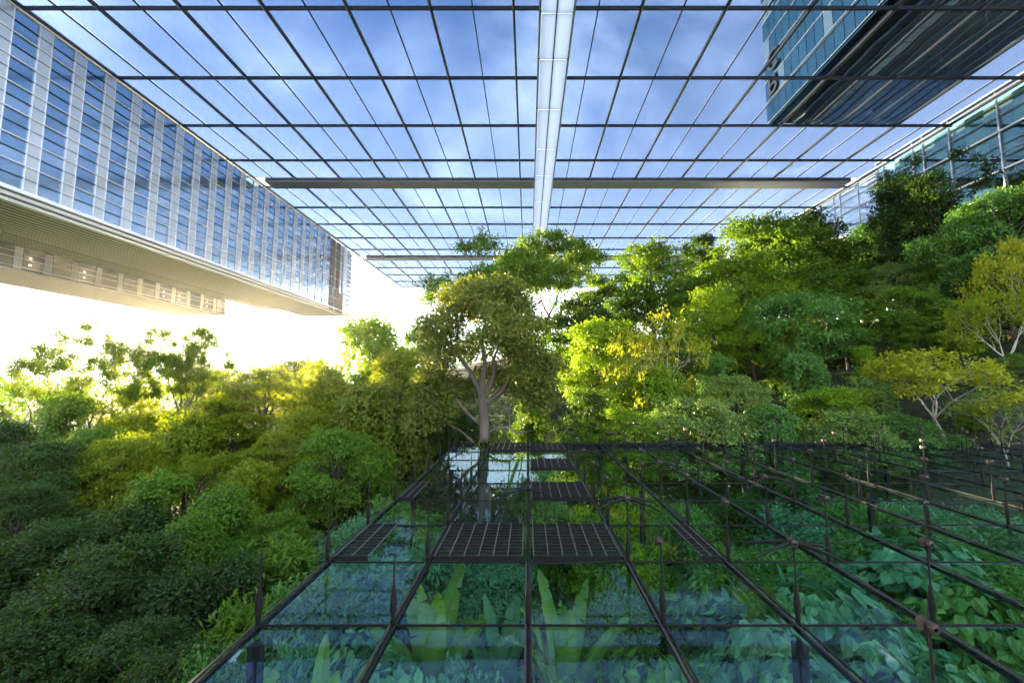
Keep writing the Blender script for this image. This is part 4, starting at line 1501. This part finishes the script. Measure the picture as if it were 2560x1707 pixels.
# ------------------------------------------------------------------ plants under and beside the deck
LOW = [
    # bananas
    (1090, 1425, 12.4, 330, 'banana_a', 'banana', 'banana plant', 'banana plant with upright torn leaves left of the deck\'s middle beam'),
    (1410, 1440, 12.0, 340, 'banana_b', 'banana', 'banana plant', 'banana plant with broad leaves right of the deck\'s middle beam'),
    (790, 1630, 9.4, 240, 'banana_b', 'banana', 'banana plant', 'young banana plant at the bottom edge left of centre'),
    (1255, 1500, 12.6, 170, 'banana_b', 'teal', 'banana plant', 'small banana plant between the two larger ones'),
    # big-leaved bushes, lower right
    (2060, 1430, 14.0, 330, 'bigleaf_a', 'teal', 'shrub', 'heart-leaved shrub, topmost of the mound at lower right'),
    (2290, 1345, 17.5, 330, 'bigleaf_b', 'teal', 'shrub', 'heart-leaved shrub under the second post from the right edge'),
    (1905, 1500, 12.6, 300, 'bigleaf_b', 'teal', 'shrub', 'heart-leaved shrub right of the long diagonal beam'),
    (2180, 1530, 12.4, 310, 'bigleaf_a', 'teal', 'shrub', 'heart-leaved shrub in front of the topmost mound, lower right'),
    (2440, 1450, 15.0, 300, 'bigleaf_b', 'cool', 'shrub', 'heart-leaved shrub nearest the lower right edge'),
    (2010, 1640, 10.6, 300, 'bigleaf_a', 'teal', 'shrub', 'heart-leaved shrub touching the bottom edge right of the diagonal beam'),
    (2340, 1640, 10.8, 320, 'bigleaf_a', 'teal', 'shrub', 'heart-leaved shrub in the bottom right corner'),
    (1640, 1620, 10.8, 300, 'bigleaf_b', 'cool', 'shrub', 'dark heart-leaved shrub at the bottom edge between two beams'),
    (1790, 1440, 15.0, 250, 'bigleaf_a', 'cool', 'shrub', 'heart-leaved shrub behind the diagonal beam\'s crossing'),
    (1820, 1350, 18.0, 240, 'bush_a', 'cool', 'shrub', 'round leafy shrub behind the diagonal beam, right of centre'),
    (900, 1580, 11.2, 200, 'bigleaf_a', 'teal', 'shrub', 'heart-leaved shrub left of the first banana plant'),
    (1010, 1640, 10.0, 250, 'bigleaf_b', 'teal', 'shrub', 'heart-leaved shrub at the bottom edge below the first banana plant'),
    (1190, 1660, 10.0, 260, 'bush_b', 'teal', 'shrub', 'fine-leaved shrub below the banana plants left of the middle beam'),
    (1430, 1660, 10.0, 240, 'bush_a', 'cool', 'shrub', 'leafy shrub below the right banana plant'),
    (1540, 1460, 14.5, 240, 'bush_b', 'mid', 'shrub', 'leafy shrub right of the right banana plant'),
    (1240, 1400, 19.5, 240, 'bush_b', 'teal', 'shrub', 'pale shrub between the banana plants, behind them'),
    # feathery bushes, lower left of the deck
    (770, 1425, 15.0, 260, 'fern_bush', 'cool', 'shrub', 'layered feathery shrub under the deck\'s left bay'),
    (880, 1380, 17.0, 240, 'fern_bush', 'teal', 'shrub', 'layered feathery shrub behind the left louvre panel'),
    (690, 1330, 18.5, 230, 'fern_bush', 'mid', 'shrub', 'layered feathery shrub just outside the deck\'s left beam'),
    (600, 1480, 14.0, 230, 'fern_bush', 'mid', 'shrub', 'layered feathery shrub outside the deck\'s left corner post'),
    (720, 1580, 11.5, 220, 'fern_bush', 'teal', 'shrub', 'low feathery shrub inside the deck\'s nearest left bay'),
    (560, 1600, 11.0, 240, 'bush_a', 'cool', 'shrub', 'dark shrub at the bottom edge outside the deck\'s left beam'),
    # mid deck
    (1000, 1230, 24.5, 200, 'bush_a', 'cool', 'shrub', 'large-leaved shrub beside the central trunk\'s left side under the deck'),
    (910, 1270, 23.0, 190, 'bush_b', 'teal', 'shrub', 'pale leafy shrub along the deck\'s left beam'),
    (1060, 1330, 20.0, 220, 'fern_bush', 'teal', 'shrub', 'feathery shrub in front of the central trunk\'s foot'),
    (1300, 1150, 30.0, 190, 'bamboo_a', 'silver', 'bamboo', 'bamboo-like clump right of the central trunk'),
    (1380, 1235, 25.0, 170, 'bush_a', 'silver', 'shrub', 'bright shrub beside the farther louvre panels'),
    (1480, 1260, 23.0, 210, 'bush_b', 'mid', 'shrub', 'leafy shrub right of the row of louvre panels'),
    (1600, 1220, 26.0, 230, 'bush_a', 'bright', 'shrub', 'bright green shrub under the deck where the diagonal beam begins'),
    (1560, 1340, 19.0, 230, 'bush_b', 'mid', 'shrub', 'dark green shrub left of the diagonal beam'),
    (1700, 1245, 24.0, 220, 'bush_b', 'cool', 'shrub', 'shrub under the third row of posts, right of centre'),
    (1850, 1225, 25.5, 240, 'bush_b', 'deep', 'shrub', 'dim shrub under the deck right of the diagonal beam\'s far end'),
    (1990, 1270, 22.5, 260, 'bush_a', 'teal', 'shrub', 'blue-green shrub under the middle of the post rows'),
    (2140, 1235, 24.5, 260, 'bush_b', 'cool', 'shrub', 'blue-green shrub under the right part of the post rows'),
    (2300, 1245, 24.0, 270, 'bush_a', 'teal', 'shrub', 'blue-green shrub left of the last post column'),
    (2460, 1260, 23.0, 280, 'bush_b', 'teal', 'shrub', 'blue-green shrub at the right edge under the deck'),
    (1960, 1350, 18.5, 260, 'bush_b', 'cool', 'shrub', 'leafy shrub behind the topmost heart-leaved mound'),
    (2180, 1330, 19.5, 260, 'bush_a', 'cool', 'shrub', 'leafy shrub behind the heart-leaved shrubs, right of centre'),
    (2460, 1360, 18.5, 280, 'bush_a', 'cool', 'shrub', 'leafy shrub above the right-edge heart-leaved shrub'),
    # lower left slope, its shade put into dark leaf colour
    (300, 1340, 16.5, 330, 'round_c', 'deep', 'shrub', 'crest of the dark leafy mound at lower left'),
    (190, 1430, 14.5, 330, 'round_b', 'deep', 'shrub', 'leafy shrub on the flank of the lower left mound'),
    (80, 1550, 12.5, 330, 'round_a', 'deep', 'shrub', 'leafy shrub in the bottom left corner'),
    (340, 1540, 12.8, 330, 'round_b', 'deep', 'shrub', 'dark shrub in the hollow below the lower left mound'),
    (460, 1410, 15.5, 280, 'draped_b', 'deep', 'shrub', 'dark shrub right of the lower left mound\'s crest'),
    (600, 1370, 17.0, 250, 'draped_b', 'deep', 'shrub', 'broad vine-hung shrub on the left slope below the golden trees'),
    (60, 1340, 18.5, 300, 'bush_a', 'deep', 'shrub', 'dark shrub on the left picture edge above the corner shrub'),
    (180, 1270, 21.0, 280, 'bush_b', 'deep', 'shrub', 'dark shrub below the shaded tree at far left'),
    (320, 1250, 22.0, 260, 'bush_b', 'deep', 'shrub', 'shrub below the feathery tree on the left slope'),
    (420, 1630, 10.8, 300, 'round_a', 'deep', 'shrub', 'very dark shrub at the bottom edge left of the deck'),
]
for (px, py, Y, wpx, kd, mat, cat, label) in LOW:
    p = at_y(px, py, Y)
    gz = ground_z(p.x, Y)
    W = wpx / F_PX * Y
    top = p.z
    if p.x > -7.5:
        top = min(top, DZ - .45)
    plant(kd, p.x, Y, gz, max(1.5, top - gz), W, mat, label, cat)


# unseen trees added behind the viewer to shade the lower left slope
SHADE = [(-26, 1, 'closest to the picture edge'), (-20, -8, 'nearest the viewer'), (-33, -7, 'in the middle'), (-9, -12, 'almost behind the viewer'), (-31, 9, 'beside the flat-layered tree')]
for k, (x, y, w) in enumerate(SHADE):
    plant(('tall_a', 'round_b')[k % 2], x, y, ground_z(x, y), 25 + (k * 7) % 4, 14 if y < 10 else 11, 'deep', 'tall unseen tree added to shade the lower left slope, ' + w, 'tree', group='added unseen shade trees', name='broadleaf_tree')


def build_undergrowth():
    rg = np.random.default_rng(99)
    n = 42000
    # denser nearby, over the wedge in view
    y = 7 + 95 * rg.random(n) ** 1.25
    x = (rg.random(n) * 2.5 - 1.3) * (y + 4)
    keep = (x < 66) & (x > -110) & ~((x < -6) & (y < 32) & (rg.random(n) < .8)) & ~((y < 20) & (rg.random(n) < .5))
    x, y = x[keep], y[keep]
    gz = np.array([ground_z(a, b) for a, b in zip(x, y)])
    per = 3
    n = len(x)
    lump = .6 + .5 * np.sin(x * .9 + 2 * np.sin(y * .5)) * np.cos(y * .8)
    z = gz + rg.random(n) ** 1.5 * (.6 + .7 * np.clip(lump, 0, 2))
    pos = np.repeat(np.stack([x, y, z], 1), per, 0) + rg.normal(size=(n * per, 3)) * .22
    th = rg.random(n * per) * 2 * PI
    ax = np.stack([np.cos(th), np.sin(th), rg.normal(size=n * per) * .4 - .15], 1)
    nr = np.stack([rg.normal(size=n * per) * .35, rg.normal(size=n * per) * .35 - .25, np.full(n * per, .9)], 1)
    sc = np.repeat(.13 + .006 * y, per)
    V, Q = leaf_quads(pos, ax, nr, sc * rg.uniform(.7, 1.5, n * per), sc * .5 * rg.uniform(.7, 1.3, n * per))
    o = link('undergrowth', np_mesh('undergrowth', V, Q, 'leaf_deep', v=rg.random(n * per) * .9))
    tag(o, 'dense low leafy undergrowth covering the forest floor', 'undergrowth', kind='stuff')


build_undergrowth()

def build_distant_wood():
    rr = random.Random(77)
    rg = np.random.default_rng(77)
    puffs = []
    for k in range(150):
        a = math.radians(rr.uniform(-62, 50))
        d = rr.uniform(150, 330)
        x, y = d * math.sin(a), d * math.cos(a)
        h = rr.uniform(9, 17)
        g = ground_z(x, y)
        r = rr.uniform(4, 8)
        puffs.append((x, y, g + h - r * .6, r, r, r * .8))
        puffs.append((x + rr.uniform(-4, 4), y, g + h * .4, r, r, h * .4))
    V, Q, v = puff_leaves(rg, puffs, 60000, 1.1, .7, per=5, spread=.9, lower=.7)
    o = link('distant_wood', np_mesh('distant_wood', V, Q, 'leaf_mid', v=v))
    tag(o, 'far-off wood along the horizon behind the left trees', 'wood', kind='stuff')


build_distant_wood()

# ------------------------------------------------------------------ thin haze added to spread the low sun's glow
HAZE_DENSITY = 0.00006


def build_haze():
    V, Q = box_vq([(-500, 500, -500, 500, -14.5, 86)])
    m, n, l, out = nodes_of('haze')
    pv = n.new('ShaderNodeVolumePrincipled')
    pv.inputs['Color'].default_value = (0.93, 0.93, 0.92, 1)
    pv.inputs['Density'].default_value = HAZE_DENSITY
    pv.inputs['Anisotropy'].default_value = 0.82
    l.new(pv.outputs[0], out.inputs['Volume'])
    o = link('haze', np_mesh('haze', V, Q, 'haze'))
    tag(o, 'thin haze added to make the low sun glow', 'haze', kind='stuff')


build_haze()
